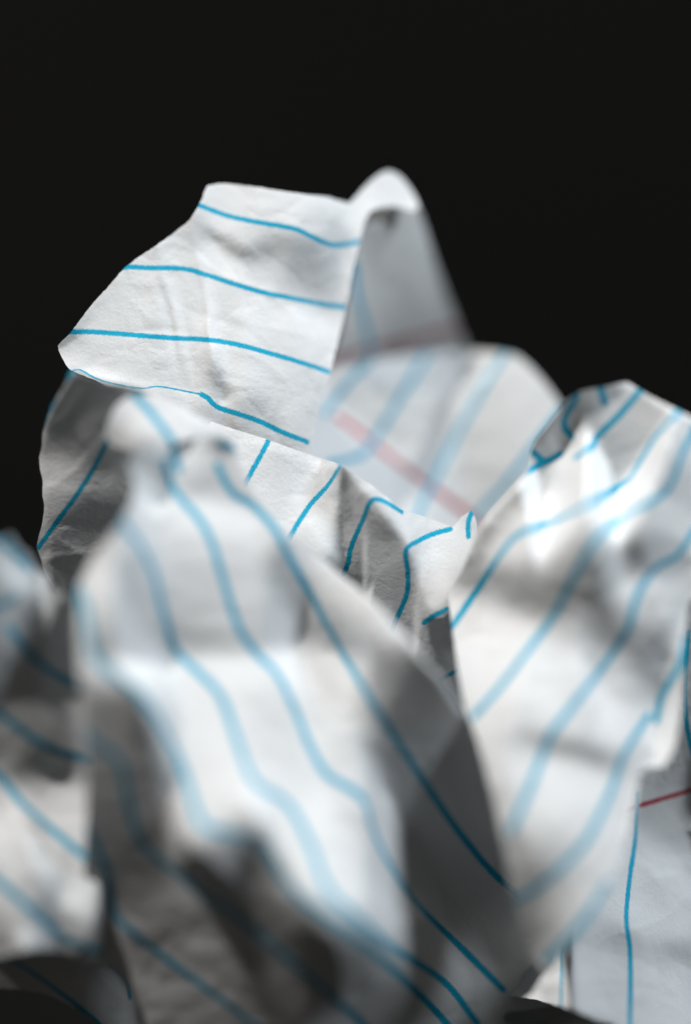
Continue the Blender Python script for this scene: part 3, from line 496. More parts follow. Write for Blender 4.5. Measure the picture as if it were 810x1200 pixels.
 0, 0, 0, 0, 0, 0, 0, 0, 0, 7, 10, 13, 20, 0, 0, 0, 0, 0,
 0, 0, 0, 0, 0, 0, 0, 0, 0, 12, 14, 17, 22, 0, 0, 0, 0, 0,
 0, 0, 0, 0, 0, 0, 0, 0, 0, 24, 22, 21, 22, 0, 0, 0, 0, 0,
 0, 0, 0, 0, 0, 0, 0, 0, 28, 28, 28, 28, 21, 0, 0, 0, 0, 0,
 0, 0, 0, 0, 0, 0, 0, 0, 28, 28, 28, 28, 28, 0, 0, 0, 0, 0,
 0, 0, 0, 0, 0, 0, 0, 0, 28, 28, 28, 28, 28, 0, 0, 0, 0, 0,
 0, 0, 0, 0, 0, 0, 0, 28, 28, 28, 28, 28, 28, 0, 0, 0, 0, 0,
 0, 0, 0, 0, 0, 0, 28, 28, 28, 28, 28, 28, 28, 0, 0, 0, 0, 0,
 0, 0, 0, 0, 0, 0, 28, 25, 23, 28, 28, 28, 28, 0, 0, 0, 0, 0,
 0, 0, 0, 28, 0, 28, 28, 25, 28, 24, 28, 27, 18, 0, 0, 0, 0, 0,
 0, 0, 0, 28, 28, 26, 28, 28, 28, 20, 28, 28, 27, 0, 0, 0, 0, 0,
 0, 0, 28, 28, -12, 20, 28, 28, 17, 12, 28, 28, 28, 0, 0, 0, 0, 0,
 0, 0, 28, 28, 28, 28, 28, 27, 11, 22, 28, 28, 28, 0, 0, 0, 0, 0,
 0, 0, 0, 0, 0, 0, 28, 28, 21, 24, 28, 28, 28, 0, 0, 0, 0, 0,
 0, 0, 0, 0, 0, 0, 0, 0, 0, 0, 0, 0, 0, 0, 0, 0, 0, 0,
 0, 0, 0, 0, 0, 0, 0, 0, 0, 0, 0, 0, 0, 0, 0, 0, 0, 0,
 0, 0, 0, 0, 0, 0, 0, 0, 0, 0, 0, 0, 0, 0, 0, 0, 0, 0,]),
 'key': (150, 88, 18, [
 100, 100, 100, 100, 100, 100, 100, 100, 100, 100, 100, 100, 100, 100, 100, 100, 100, 100,
 100, 100, 100, 100, 100, 100, 100, 100, 100, 100, 99, 69, 47, 38, 22, 17, 75, 100,
 100, 100, 100, 100, 100, 100, 100, 100, 100, 100, 89, 2, 0, 0, 0, 0, 37, 100,
 100, 100, 100, 100, 100, 100, 100, 100, 100, 100, 66, 0, 0, 0, 0, 0, 36, 100,
 100, 100, 100, 100, 100, 100, 100, 100, 100, 100, 34, 0, 0, 0, 0, 0, 36, 100,
 100, 100, 100, 100, 100, 100, 100, 100, 100, 98, 11, 0, 0, 0, 0, 0, 36, 100,
 100, 100, 100, 100, 100, 100, 100, 100, 100, 90, 2, 0, 0, 0, 0, 0, 33, 100,
 100, 100, 100, 100, 100, 100, 100, 100, 100, 86, 0, 0, 0, 0, 0, 0, 15, 100,
 100, 100, 100, 100, 100, 100, 100, 100, 100, 85, 0, 0, 0, 0, 0, 0, 14, 100,
 100, 100, 100, 100, 100, 100, 100, 100, 100, 64, 0, 0, 0, 0, 0, 0, 14, 100,
 100, 100, 100, 100, 100, 100, 100, 100, 100, 59, 0, 0, 9, 30, 0, 3, 19, 100,
 100, 100, 100, 100, 100, 100, 100, 100, 81, 4, 0, 1, 47, 13, 1, 0, 15, 100,
 100, 100, 100, 100, 100, 100, 100, 90, 10, 0, 0, 4, 33, 12, 1, 5, 15, 100,
 100, 100, 100, 100, 100, 100, 98, 22, 0, 0, 0, 0, 32, 9, 2, 7, 21, 100,
 100, 100, 100, 100, 100, 100, 68, 0, 0, 0, 0, 0, 0, 0, 0, 0, 19, 100,
 100, 100, 100, 100, 100, 98, 14, 0, 0, 0, 0, 0, 0, 0, 0, 0, 14, 100,
 100, 100, 100, 100, 100, 68, 0, 0, 0, 0, 0, 0, 0, 0, 0, 0, 14, 100,
 100, 100, 100, 100, 98, 14, 0, 0, 0, 0, 0, 0, 0, 0, 0, 0, 14, 100,
 100, 100, 100, 100, 62, 0, 0, 0, 0, 0, 0, 0, 0, 0, 0, 0, 5, 97,
 100, 100, 100, 100, 60, 0, 0, 0, 0, 0, 0, 0, 0, 0, 0, 0, 4, 96,
 100, 100, 100, 100, 82, 0, 0, 0, 0, 0, 0, 0, 0, 0, 0, 0, 4, 96,
 100, 100, 100, 100, 79, 6, 0, 0, 0, 0, 0, 0, 0, 0, 0, 0, 4, 96,
 100, 99, 100, 97, 28, 44, 0, 0, 0, 0, 0, 0, 0, 0, 0, 0, 4, 96,
 100, 34, 76, 43, 53, 72, 0, 0, 0, 0, 0, 0, 0, 0, 0, 0, 4, 96,
 100, 38, 8, 8, 94, 90, 2, 0, 0, 0, 0, 0, 0, 0, 0, 11, 28, 98,
 100, 100, 98, 97, 100, 97, 11, 0, 0, 0, 0, 0, 0, 0, 0, 61, 97, 100,
 100, 100, 100, 100, 100, 100, 96, 71, 27, 0, 0, 0, 0, 0, 1, 83, 99, 100,
 100, 100, 100, 100, 100, 100, 100, 100, 89, 2, 0, 0, 0, 0, 2, 91, 100, 100,
 100, 100, 100, 100, 100, 100, 100, 100, 98, 7, 0, 0, 0, 0, 7, 95, 100, 100,
 100, 100, 100, 100, 100, 100, 100, 100, 100, 52, 36, 36, 36, 36, 43, 98, 100, 100,]),
 'fill': (150, 88, 18, [
 100, 100, 100, 100, 100, 100, 100, 100, 100, 100, 100, 100, 100, 100, 100, 100, 100, 100,
 100, 100, 100, 100, 100, 100, 100, 100, 100, 100, 100, 100, 100, 100, 100, 100, 100, 100,
 100, 100, 100, 100, 100, 100, 100, 100, 100, 100, 100, 100, 100, 100, 100, 100, 100, 100,
 100, 100, 100, 100, 100, 100, 100, 100, 100, 100, 100, 100, 100, 100, 100, 100, 100, 100,
 100, 100, 100, 100, 100, 100, 100, 100, 100, 100, 100, 100, 100, 100, 100, 100, 100, 100,
 100, 100, 100, 100, 100, 100, 100, 100, 100, 100, 100, 100, 100, 100, 100, 100, 100, 100,
 100, 100, 100, 100, 100, 100, 100, 100, 100, 100, 100, 100, 100, 100, 100, 100, 100, 100,
 100, 100, 100, 100, 100, 100, 100, 100, 100, 100, 100, 100, 100, 100, 100, 100, 100, 100,
 100, 100, 100, 100, 100, 100, 100, 100, 100, 100, 100, 100, 100, 100, 100, 100, 100, 100,
 100, 100, 100, 100, 100, 100, 100, 100, 100, 100, 100, 100, 100, 100, 100, 100, 100, 100,
 100, 100, 100, 100, 100, 100, 100, 100, 100, 100, 100, 100, 100, 98, 100, 100, 100, 100,
 100, 100, 100, 100, 100, 100, 100, 100, 100, 100, 100, 100, 100, 64, 100, 100, 100, 100,
 100, 100, 100, 100, 100, 100, 100, 100, 100, 100, 100, 100, 99, 61, 100, 100, 100, 100,
 100, 100, 100, 100, 100, 100, 100, 100, 100, 100, 100, 100, 100, 71, 100, 99, 99, 100,
 100, 100, 100, 100, 100, 100, 100, 100, 100, 100, 100, 100, 100, 95, 100, 100, 99, 100,
 100, 100, 100, 100, 100, 100, 100, 100, 100, 100, 100, 100, 100, 100, 100, 100, 100, 100,
 100, 100, 100, 100, 100, 100, 100, 100, 100, 100, 100, 100, 100, 100, 100, 100, 100, 100,
 100, 100, 100, 100, 100, 100, 100, 100, 100, 100, 100, 100, 100, 100, 100, 100, 100, 100,
 100, 100, 100, 100, 100, 100, 100, 100, 100, 100, 100, 100, 100, 100, 100, 100, 100, 100,
 100, 100, 100, 62, 84, 100, 100, 100, 100, 100, 100, 100, 100, 100, 100, 100, 100, 100,
 100, 100, 60, 1, 18, 92, 100, 100, 100, 100, 100, 100, 100, 100, 100, 100, 100, 100,
 100, 73, 1, 0, 0, 42, 100, 100, 100, 100, 100, 100, 100, 100, 100, 100, 100, 100,
 100, 41, 0, 0, 0, 47, 100, 100, 100, 100, 100, 100, 100, 100, 100, 100, 100, 100,
 100, 60, 8, 0, 0, 64, 100, 100, 100, 100, 100, 100, 100, 100, 100, 100, 100, 100,
 100, 39, 32, 15, 1, 62, 100, 100, 100, 100, 100, 100, 100, 100, 100, 100, 100, 100,
 100, 100, 98, 97, 72, 64, 100, 100, 100, 100, 100, 100, 100, 100, 100, 100, 100, 100,
 100, 100, 100, 100, 100, 100, 100, 100, 100, 100, 100, 100, 100, 100, 100, 100, 100, 100,
 100, 100, 100, 100, 100, 100, 100, 100, 100, 100, 100, 100, 100, 100, 100, 100, 100, 100,
 100, 100, 100, 100, 100, 100, 100, 100, 100, 100, 100, 100, 100, 100, 100, 100, 100, 100,
 100, 100, 100, 100, 100, 100, 100, 100, 100, 100, 100, 100, 100, 100, 100, 100, 100, 100,])},
'lobe': {'tilt_fix': (121, 65, 22, [
 0, 0, 0, 0, 0, 0, 0, 0, 0, 0, 0, -13, -20, 0, 0, 0, 0, 0, 0, 0, 0, 0,
 0, 0, 0, 0, 0, 0, 0, 0, -19, 3, -1, -13, -16, -25, -28, 0, 0, 0, 0, 0, 0, 0,
 0, 0, 0, 0, 0, 0, 0, 0, -28, -7, -9, -11, -25, -28, -28, -28, -28, 0, 0, 0, 0, 0,
 0, 0, 0, 0, 0, 0, 0, -28, -28, -2, -10, -20, -28, -28, -28, -28, -28, -28, 0, 0, 0, 0,
 0, 0, 0, 0, 0, 0, -28, -28, -28, 28, -20, -28, -28, -28, -28, -20, -19, -11, 0, 0, 0, 0,
 0, 0, 0, 0, 0, 0, -28, -28, 8, 4, -26, -28, -28, -28, -28, -21, -13, -12, 0, 0, 0, 0,
 0, 0, 0, 0, 0, -28, -28, -28, 9, -24, -28, -28, -28, -28, -28, -23, -11, -13, 0, 0, 0, 0,
 0, 0, 0, 0, 0, -28, -28, -28, -28, -28, -28, -28, -28, -28, -28, -25, -14, -15, 0, 0, 0, 0,
 0, 0, 0, 0, -28, -28, -28, -28, -28, -28, -28, -28, -28, -28, -28, -27, -12, -11, 0, 0, 0, 0,
 0, 0, 0, -28, -28, -21, -28, -28, -28, -28, -28, -28, -28, -28, -28, -27, -12, -9, 0, 0, 0, 0,
 0, 0, -28, -28, -12, -28, -28, -28, -28, -28, -28, -17, -20, -28, -28, -28, -20, -8, 0, 0, 0, 0,
 0, 0, -28, -26, -16, -23, -23, -22, -28, -28, -5, -14, -14, -28, -28, -28, -26, -4, 0, 0, 0, 0,
 0, -16, -21, -19, -26, -13, -2, -3, -28, -23, 5, -11, -6, -28, -28, -28, -27, -12, 0, 0, 0, 0,
 0, 4, -10, -23, -28, -17, 0, 4, -6, -14, -10, -20, -10, -16, -28, -28, -28, -26, 0, 0, 0, 0,
 8, 12, 0, -25, -28, -28, -15, -6, -7, -10, -10, -7, 2, -8, -28, -28, -28, -28, 0, 0, 0, 0,
 14, 22, 19, -6, -18, -27, -20, -12, -14, -16, -20, -13, -2, -4, -28, -28, -28, -28, 0, 0, 0, 0,
 21, 28, 28, 15, 3, -11, -18, -8, -5, -10, -22, -19, 1, 1, -22, -28, -28, -28, 0, 0, 0, 0,
 28, 28, 28, 16, 8, 0, -13, -3, -4, -9, -12, -17, -8, -5, -10, -27, -6, 27, 0, 0, 0, 0,
 0, 23, 17, 7, -2, -10, -20, -8, -5, -10, -13, -11, -5, -8, -6, -19, 28, 28, 0, 0, 0, 0,
 0, 12, 7, 2, -4, -6, -10, -13, -9, -11, -18, -9, 3, -2, -12, -15, -15, 0, 0, 0, 0, 0,
 0, 14, 4, 1, -5, -10, -7, -7, -8, -16, -20, -10, 2, -6, -13, -13, -14, 0, 0, 0, 0, 0,
 0, 8, 6, 3, -2, -6, -4, -4, -5, -15, -25, -16, 0, -8, -14, -17, -9, 0, 0, 0, 0, 0,
 0, 10, 4, 4, 0, -2, 2, 3, -3, -9, -25, -17, -2, -7, -14, -17, 17, 0, 0, 0, 0, 0,
 0, 0, -6, -4, -4, -2, 0, 4, 5, 0, -19, -15, -4, -10, -17, -21, 2, 0, 0, 0, 0, 0,
 0, 0, -2, -1, -1, -3, 2, 3, 2, 4, -7, -8, -3, -9, -19, -5, 22, 0, 0, 0, 0, 0,
 0, 0, 5, 4, 2, -2, 5, 2, 1, 1, -7, -9, -4, -9, -24, 8, 28, 0, 0, 0, 0, 0,
 0, 0, 0, 6, 2, 2, 5, 4, 5, 5, -6, -10, -6, -6, -14, 1, 0, 0, 0, 0, 0, 0,
 0, 0, 0, -16, -11, -3, 6, 3, 0, 4, -3, -8, -8, -1, 0, 0, 0, 0, 0, 0, 0, 0,
 0, 0, 0, -26, -17, 3, 10, 6, 4, 5, -3, -9, -13, -11, 0, 0, 0, 0, 0, 0, 0, 0,
 0, 0, 0, -28, -21, 5, 13, 13, 13, 13, 3, -4, -18, -18, 0, 0, 0, 0, 0, 0, 0, 0,
 0, 0, 0, 0, -28, -2, 14, 10, 15, 15, 7, -1, -16, -18, 0, 0, 0, 0, 0, 0, 0, 0,
 0, 0, 0, 0, -28, -12, 17, 10, 12, 16, 9, -2, -17, -15, 0, 0, 0, 0, 0, 0, 0, 0,
 0, 0, 0, 0, -28, -16, 13, 11, 5, 11, 13, 1, -14, 0, 0, 0, 0, 0, 0, 0, 0, 0,
 0, 0, 0, 0, -25, -17, 9, 18, 14, 19, 17, 2, -6, 0, 0, 0, 0, 0, 0, 0, 0, 0,
 0, 0, 0, 0, -23, -18, 2, 18, 14, 19, 14, 11, 0, 0, 0, 0, 0, 0, 0, 0, 0, 0,
 0, 0, 0, 0, 0, -16, -3, 16, 17, 17, 21, 26, 0, 0, 0, 0, 0, 0, 0, 0, 0, 0,
 0, 0, 0, 0, 0, -19, -11, 12, 20, 22, 28, 0, 0, 0, 0, 0, 0, 0, 0, 0, 0, 0,
 0, 0, 0, 0, 0, -21, -12, 10, 27, 28, 0, 0, 0, 0, 0, 0, 0, 0, 0, 0, 0, 0,
 0, 0, 0, 0, 0, -3, -5, 7, 28, 28, 0, 0, 0, 0, 0, 0, 0, 0, 0, 0, 0, 0,
 0, 0, 0, 0, 0, 0, -6, 3, 19, 0, 0, 0, 0, 0, 0, 0, 0, 0, 0, 0, 0, 0,
 0, 0, 0, 0, 0, 0, 0, 0, 0, 0, 0, 0, 0, 0, 0, 0, 0, 0, 0, 0, 0, 0,])},
'middle_pleats': {'tilt_fix': (118, 123, 25, [
 0, 0, 0, 0, 0, 0, 0, 0, 0, 0, 0, 0, 0, 0, 0, 0, 0, 0, 0, 0, 0, 0, 0, 0, 0,
 0, 0, 0, 0, 0, 0, 0, 0, 0, 0, 0, 0, 0, 0, 0, 0, 0, 0, 0, 0, 0, 0, 0, 0, 0,
 0, 0, 0, 0, 0, 0, 0, 0, 0, 0, 0, 0, 0, 0, 0, 0, 0, 0, 0, 0, 0, 0, 0, 0, 0,
 0, 0, 0, 0, 0, 0, 0, -14, -4, 15, 25, 0, 0, 0, 0, 0, 0, 0, 0, 0, 0, 0, 0, 0, 0,
 0, 0, 0, 0, 0, 0, 0, 0, 7, -1, 2, 2, 19, 28, 0, 0, 0, 0, 0, 0, 0, 0, 0, 0, 0,
 0, 0, 0, 0, 0, 0, 0, 0, 4, 2, 2, 4, 4, 28, -28, 19, 0, 0, 0, 0, 0, 0, 0, 0, 0,
 0, 0, 0, 0, 0, 0, 0, 0, 0, 3, 2, 3, 8, 28, -28, -1, 5, 0, 0, 0, 0, 0, 0, 0, 0,
 0, 0, 0, 0, 0, 0, 0, 0, 0, -1, 1, -1, 16, 28, -28, -14, -6, 6, 0, 0, 0, 0, 0, 0, 0,
 0, 0, 0, 0, 0, 0, 0, 0, 0, 0, -1, 7, 14, 28, -27, -15, -13, -4, 3, 1, 13, 16, 14, 0, 0,
 0, 0, 0, 0, 0, 0, 0, 0, 0, 0, 0, 7, 10, 25, -11, -19, -17, -13, -4, 11, 3, 14, 16, 0, 0,
 0, 0, 0, 0, 0, 0, 0, 0, 0, 0, 0, 0, 9, 13, -9, -25, -19, -17, -9, 17, 1, -4, 24, 0, 0,
 0, 0, 0, 0, 0, 0, 0, 0, 0, 0, 0, 0, 0, -28, -16, -28, -25, -16, -15, 28, 10, 8, 0, 0, 0,
 0, 0, 0, 0, 0, 0, 0, 0, 0, 0, 0, 0, 0, 0, -28, -28, -28, -20, -20, 23, 17, 20, 0, 0, 0,
 0, 0, 0, 0, 0, 0, 0, 0, 0, 0, 0, 0, 0, 0, 0, 0, -28, -26, -22, 6, 23, -28, 0, 0, 0,
 0, 0, 0, 0, 0, 0, 0, 0, 0, 0, 0, 0, 0, 0, 0, 0, 0, -28, -23, 5, 14, -19, 0, 0, 0,
 0, 0, 0, 0, 0, 0, 0, 0, 0, 0, 0, 0, 0, 0, 0, 0, 0, 0, -28, -5, -7, -28, 0, 0, 0,
 0, 0, 0, 0, 0, 0, 0, 0, 0, 0, 0, 0, 0, 0, 0, 0, 0, 0, 0, -17, -9, -28, 0, 0, 0,
 0, 0, 0, 0, 0, 0, 0, 0, 0, 0, 0, 0, 0, 0, 0, 0, 0, 0, 0, -28, -24, -28, 0, 0, 0,
 0, 0, 0, 0, 0, 0, 0, 0, 0, 0, 0, 0, 0, 0, 0, 0, 0, 0, 0, 0, -28, -28, 0, 0, 0,
 0, 0, 0, 0, 0, 0, 0, 0, 0, 0, 0, 0, 0, 0, 0, 0, 0, 0, 0, 0, 0, -28, 0, 0, 0,
 0, 0, 0, 0, 0, 0, 0, 0, 0, 0, 0, 0, 0, 0, 0, 0, 0, 0, 0, 0, 0, -28, -28, 0, 0,
 0, 0, 0, 0, 0, 0, 0, 0, 0, 0, 0, 0, 0, 0, 0, 0, 0, 0, 0, 0, 0, 0, 0, 0, 0,
 0, 0, 0, 0, 0, 0, 0, 0, 0, 0, 0, 0, 0, 0, 0, 0, 0, 0, 0, 0, 0, 0, 0, 0, 0,
 0, 0, 0, 0, 0, 0, 0, 0, 0, 0, 0, 0, 0, 0, 0, 0, 0, 0, 0, 0, 0, 0, 0, 0, 0,]),
 'key': (118, 123, 25, [
 100, 100, 100, 100, 100, 100, 100, 100, 100, 100, 100, 100, 100, 100, 100, 100, 100, 100, 100, 100, 100, 100, 100, 100, 100,
 99, 56, 15, 29, 78, 99, 100, 100, 100, 100, 100, 100, 100, 100, 100, 100, 100, 100, 100, 100, 100, 100, 100, 100, 100,
 100, 60, 4, 0, 3, 24, 78, 99, 100, 100, 100, 100, 100, 100, 100, 100, 100, 100, 100, 100, 100, 100, 100, 100, 100,
 100, 100, 92, 47, 65, 88, 83, 97, 99, 100, 100, 100, 100, 100, 100, 100, 100, 100, 100, 100, 100, 100, 100, 100, 100,
 100, 100, 100, 100, 100, 99, 99, 100, 100, 100, 100, 100, 100, 100, 100, 100, 100, 100, 100, 100, 100, 100, 100, 100, 100,
 100, 100, 100, 100, 100, 100, 100, 100, 100, 100, 100, 100, 100, 100, 100, 100, 100, 100, 100, 100, 100, 100, 100, 100, 100,
 100, 100, 100, 100, 100, 100, 100, 100, 100, 100, 100, 100, 100, 100, 100, 100, 100, 100, 100, 100, 100, 100, 100, 100, 100,
 100, 100, 100, 100, 100, 100, 100, 100, 100, 100, 100, 100, 100, 100, 100, 100, 100, 100, 100, 100, 100, 100, 100, 100, 100,
 100, 100, 100, 100, 100, 100, 100, 100, 100, 100, 100, 100, 100, 100, 100, 100, 100, 100, 100, 100, 100, 100, 100, 100, 100,
 100, 100, 100, 100, 100, 99, 98, 96, 100, 100, 100, 100, 100, 100, 100, 100, 100, 100, 100, 100, 100, 100, 100, 100, 100,
 100, 100, 100, 100, 100, 100, 98, 76, 82, 100, 100, 100, 100, 100, 92, 100, 100, 100, 100, 100, 100, 100, 100, 100, 100,
 100, 100, 100, 100, 100, 100, 100, 100, 100, 100, 100, 100, 100, 86, 18, 77, 100, 100, 100, 85, 100, 100, 100, 100, 100,
 100, 100, 100, 100, 100, 100, 100, 100, 100, 100, 100, 87, 97, 15, 9, 49, 100, 100, 100, 100, 100, 100, 100, 100, 100,
 100, 100, 100, 100, 100, 100, 100, 100, 100, 100, 100, 91, 56, 2, 52, 40, 100, 100, 100, 100, 100, 100, 98, 100, 100,
 100, 100, 100, 100, 100, 100, 100, 100, 100, 100, 100, 100, 61, 43, 25, 35, 100, 100, 100, 100, 95, 71, 36, 97, 100,
 100, 100, 100, 100, 100, 100, 100, 100, 100, 100, 100, 100, 100, 79, 2, 38, 100, 100, 100, 98, 10, 0, 4, 96, 100,
 100, 100, 100, 100, 100, 100, 100, 100, 100, 100, 100, 100, 100, 100, 48, 81, 100, 100, 100, 100, 49, 2, 1, 87, 100,
 100, 100, 100, 100, 100, 100, 100, 100, 100, 100, 100, 100, 100, 100, 99, 98, 100, 100, 100, 100, 86, 43, 21, 93, 100,
 100, 100, 100, 100, 100, 100, 100, 100, 100, 100, 100, 100, 100, 100, 100, 100, 100, 100, 100, 100, 90, 25, 17, 63, 100,
 100, 100, 100, 100, 100, 100, 100, 100, 100, 100, 100, 100, 100, 100, 100, 100, 100, 100, 100, 100, 92, 37, 47, 34, 100,
 100, 100, 100, 100, 100, 100, 100, 100, 100, 100, 100, 100, 100, 100, 100, 100, 100, 100, 100, 100, 100, 55, 28, 16, 100,
 100, 100, 100, 100, 100, 100, 100, 100, 100, 100, 100, 100, 100, 100, 100, 100, 100, 100, 100, 100, 100, 96, 45, 4, 97,
 100, 100, 100, 100, 100, 100, 100, 100, 100, 100, 100, 100, 100, 100, 100, 100, 100, 100, 100, 100, 100, 100, 87, 41, 99,
 100, 100, 100, 100, 100, 100, 100, 100, 100, 100, 100, 100, 100, 100, 100, 100, 100, 100, 100, 100, 100, 100, 100, 100, 100,]),
 'fill': (118, 123, 25, [
 100, 100, 100, 100, 100, 100, 100, 100, 100, 100, 100, 100, 100, 100, 100, 100, 100, 100, 100, 100, 100, 100, 100, 100, 100,
 99, 56, 15, 29, 78, 99, 100, 100, 100, 100, 100, 100, 100, 100, 100, 100, 100, 100, 100, 100, 100, 100, 100, 100, 100,
 100, 23, 0, 0, 7, 23, 79, 100, 100, 100, 100, 100, 100, 100, 100, 100, 100, 100, 100, 100, 100, 100, 100, 100, 100,
 100, 90, 68, 63, 77, 83, 88, 98, 99, 100, 100, 100, 100, 100, 100, 100, 100, 100, 100, 100, 100, 100, 100, 100, 100,
 100, 100, 100, 100, 100, 99, 99, 100, 100, 100, 100, 100, 100, 100, 100, 100, 100, 100, 100, 100, 100, 100, 100, 100, 100,
 100, 100, 100, 100, 100, 100, 100, 100, 100, 100, 100, 100, 100, 100, 100, 100, 100, 100, 100, 100, 100, 100, 100, 100, 100,
 100, 100, 100, 100, 100, 100, 100, 100, 100, 100, 100, 100, 90, 98, 100, 100, 100, 100, 100, 100, 100, 100, 100, 100, 100,
 100, 100, 100, 100, 100, 100, 100, 100, 100, 100, 100, 100, 39, 79, 82, 94, 100, 100, 100, 100, 100, 100, 100, 100, 100,
 100, 100, 100, 100, 100, 100, 100, 100, 100, 100, 100, 100, 78, 61, 41, 46, 100, 100, 100, 100, 100, 100, 100, 100, 100,
 100, 100, 100, 100, 100, 100, 100, 100, 100, 100, 100, 100, 100, 99, 52, 11, 75, 100, 100, 100, 77, 69, 77, 100, 100,
 100, 100, 100, 100, 100, 100, 100, 100, 100, 100, 100, 100, 100, 100, 57, 10, 38, 98, 100, 98, 40, 1, 33, 100, 100,
 100, 100, 100, 100, 100, 100, 100, 100, 100, 100, 100, 100, 100, 100, 41, 11, 76, 45, 100, 99, 34, 0, 15, 100, 100,
 100, 100, 100, 100, 100, 100, 100, 100, 100, 100, 100, 100, 100, 90, 15, 6, 28, 21, 99, 53, 0, 0, 14, 100, 100,
 100, 100, 100, 100, 100, 100, 100, 100, 100, 100, 100, 100, 100, 83, 29, 7, 7, 15, 67, 40, 0, 0, 13, 99, 100,
 100, 100, 100, 100, 100, 100, 100, 100, 100, 100, 100, 100, 100, 70, 24, 34, 53, 23, 14, 26, 23, 2, 4, 96, 100,
 100, 100, 100, 100, 100, 100, 100, 100, 100, 100, 100, 100, 100, 80, 31, 82, 80, 23, 3, 14, 43, 36, 4, 96, 100,
 100, 100, 100, 100, 100, 100, 100, 100, 100, 100, 100, 100, 100, 100, 93, 83, 81, 38, 9, 24, 6, 16, 1, 87, 100,
 100, 100, 100, 100, 100, 100, 100, 100, 100, 100, 100, 100, 100, 100, 100, 66, 14, 76, 17, 54, 1, 0, 0, 72, 100,
 100, 100, 100, 100, 100, 100, 100, 100, 100, 100, 100, 100, 100, 100, 100, 99, 32, 45, 4, 23, 1, 0, 0, 54, 100,
 100, 100, 100, 100, 100, 100, 100, 100, 100, 100, 100, 100, 100, 100, 100, 100, 96, 39, 9, 0, 0, 0, 0, 33, 100,
 100, 100, 100, 100, 100, 100, 100, 100, 100, 100, 100, 100, 100, 100, 100, 100, 100, 97, 21, 0, 0, 0, 0, 14, 100,
 100, 100, 100, 100, 100, 100, 100, 100, 100, 100, 100, 100, 100, 100, 100, 100, 100, 100, 90, 11, 0, 0, 0, 4, 97,
 100, 100, 100, 100, 100, 100, 100, 100, 100, 100, 100, 100, 100, 100, 100, 100, 100, 100, 100, 91, 46, 11, 2, 39, 99,
 100, 100, 100, 100, 100, 100, 100, 100, 100, 100, 100, 100, 100, 100, 100, 100, 100, 100, 100, 100, 100, 98, 89, 100, 100,])},
'shaded_pleat': {'tilt_fix': (47, 35, 12, [
 0, 0, 0, 0, 0, 0, 0, 0, 0, 0, 0, 0,
 0, 0, 0, 0, 9, 15, -20, -8, 0, 0, 0, 0,
 0, 0, 0, -15, 0, 8, -25, -3, 18, 0, 0, 0,
 0, 0, 0, -28, -28, -18, -27, -2, 15, 0, 0, 0,
 0, 0, 0, -28, -28, -28, -21, -6, 0, 0, 0, 0,
 0, 0, -28, -28, -28, -26, -18, -12, -5, 2, 0, 0,
 0, 0, -28, -28, -28, -28, -17, -16, -7, 0, 0, 0,
 0, 0, -28, -28, -28, -28, -19, -15, -9, -2, 0, 0,
 0, 0, -28, -28, -28, -28, -21, -12, -12, 0, 11, 0,
 0, 0, -28, -28, -28, -28, -19, -11, -10, 1, 5, 0,
 0, -28, -28, -28, -28, -28, -10, -8, -9, -1, 2, 0,
 0, -28, -28, -28, -28, -28, -28, -17, -9, -11, -6, 0,
 0, -28, -28, -28, -28, -28, -28, 0, 0, 0, 0, 0,
 0, 0, 0, 0, 0, 0, 0, 0, 0, 0, 0, 0,
 0, 0, 0, 0, 0, 0, 0, 0, 0, 0, 0, 0,
 0, 0, 0, 0, 0, 0, 0, 0, 0, 0, 0, 0,]),
 'key': (47, 35, 12, [
 100, 100, 100, 100, 100, 100, 100, 100, 100, 100, 100, 100,
 100, 100, 100, 100, 100, 100, 100, 100, 100, 100, 100, 100,
 100, 100, 100, 100, 100, 98, 97, 100, 100, 100, 100, 100,
 100, 100, 100, 100, 96, 83, 94, 100, 100, 100, 100, 100,
 100, 100, 100, 100, 98, 94, 99, 100, 100, 100, 100, 100,
 100, 100, 100, 100, 100, 100, 100, 100, 100, 100, 100, 100,
 100, 100, 100, 100, 100, 100, 100, 100, 100, 100, 100, 100,
 100, 100, 100, 100, 100, 100, 100, 100, 100, 100, 100, 100,
 100, 100, 100, 100, 100, 100, 100, 100, 100, 100, 100, 100,
 100, 100, 100, 100, 100, 100, 100, 100, 100, 99, 99, 100,
 100, 100, 100, 100, 100, 100, 100, 100, 100, 81, 71, 99,
 100, 100, 100, 100, 100, 100, 100, 100, 97, 46, 31, 93,
 100, 100, 100, 100, 100, 100, 100, 99, 88, 31, 16, 86,
 100, 100, 100, 100, 100, 100, 91, 64, 32, 4, 18, 87,
 100, 100, 100, 100, 100, 99, 74, 43, 37, 37, 56, 96,
 100, 100, 100, 100, 100, 100, 98, 97, 96, 96, 98, 100,]),
 'fill': (47, 35, 12, [
 100, 100, 100, 100, 97, 96, 99, 100, 100, 100, 100, 100,
 100, 100, 100, 94, 52, 40, 78, 100, 100, 100, 100, 100,
 100, 100, 100, 88, 30, 18, 72, 100, 100, 100, 100, 100,
 100, 100, 100, 97, 86, 74, 91, 100, 100, 100, 100, 100,
 100, 100, 100, 100, 99, 99, 100, 100, 100, 100, 100, 100,
 100, 100, 100, 100, 100, 100, 100, 100, 100, 100, 100, 100,
 100, 100, 100, 100, 100, 100, 100, 100, 100, 100, 100, 100,
 100, 100, 100, 100, 100, 100, 100, 100, 100, 100, 100, 100,
 100, 100, 100, 100, 100, 100, 100, 100, 100, 100, 100, 100,
 100, 100, 100, 100, 100, 100, 100, 100, 100, 100, 100, 100,
 100, 100, 100, 100, 100, 100, 100, 100, 100, 100, 100, 100,
 100, 100, 100, 100, 100, 99, 98, 100, 100, 100, 100, 100,
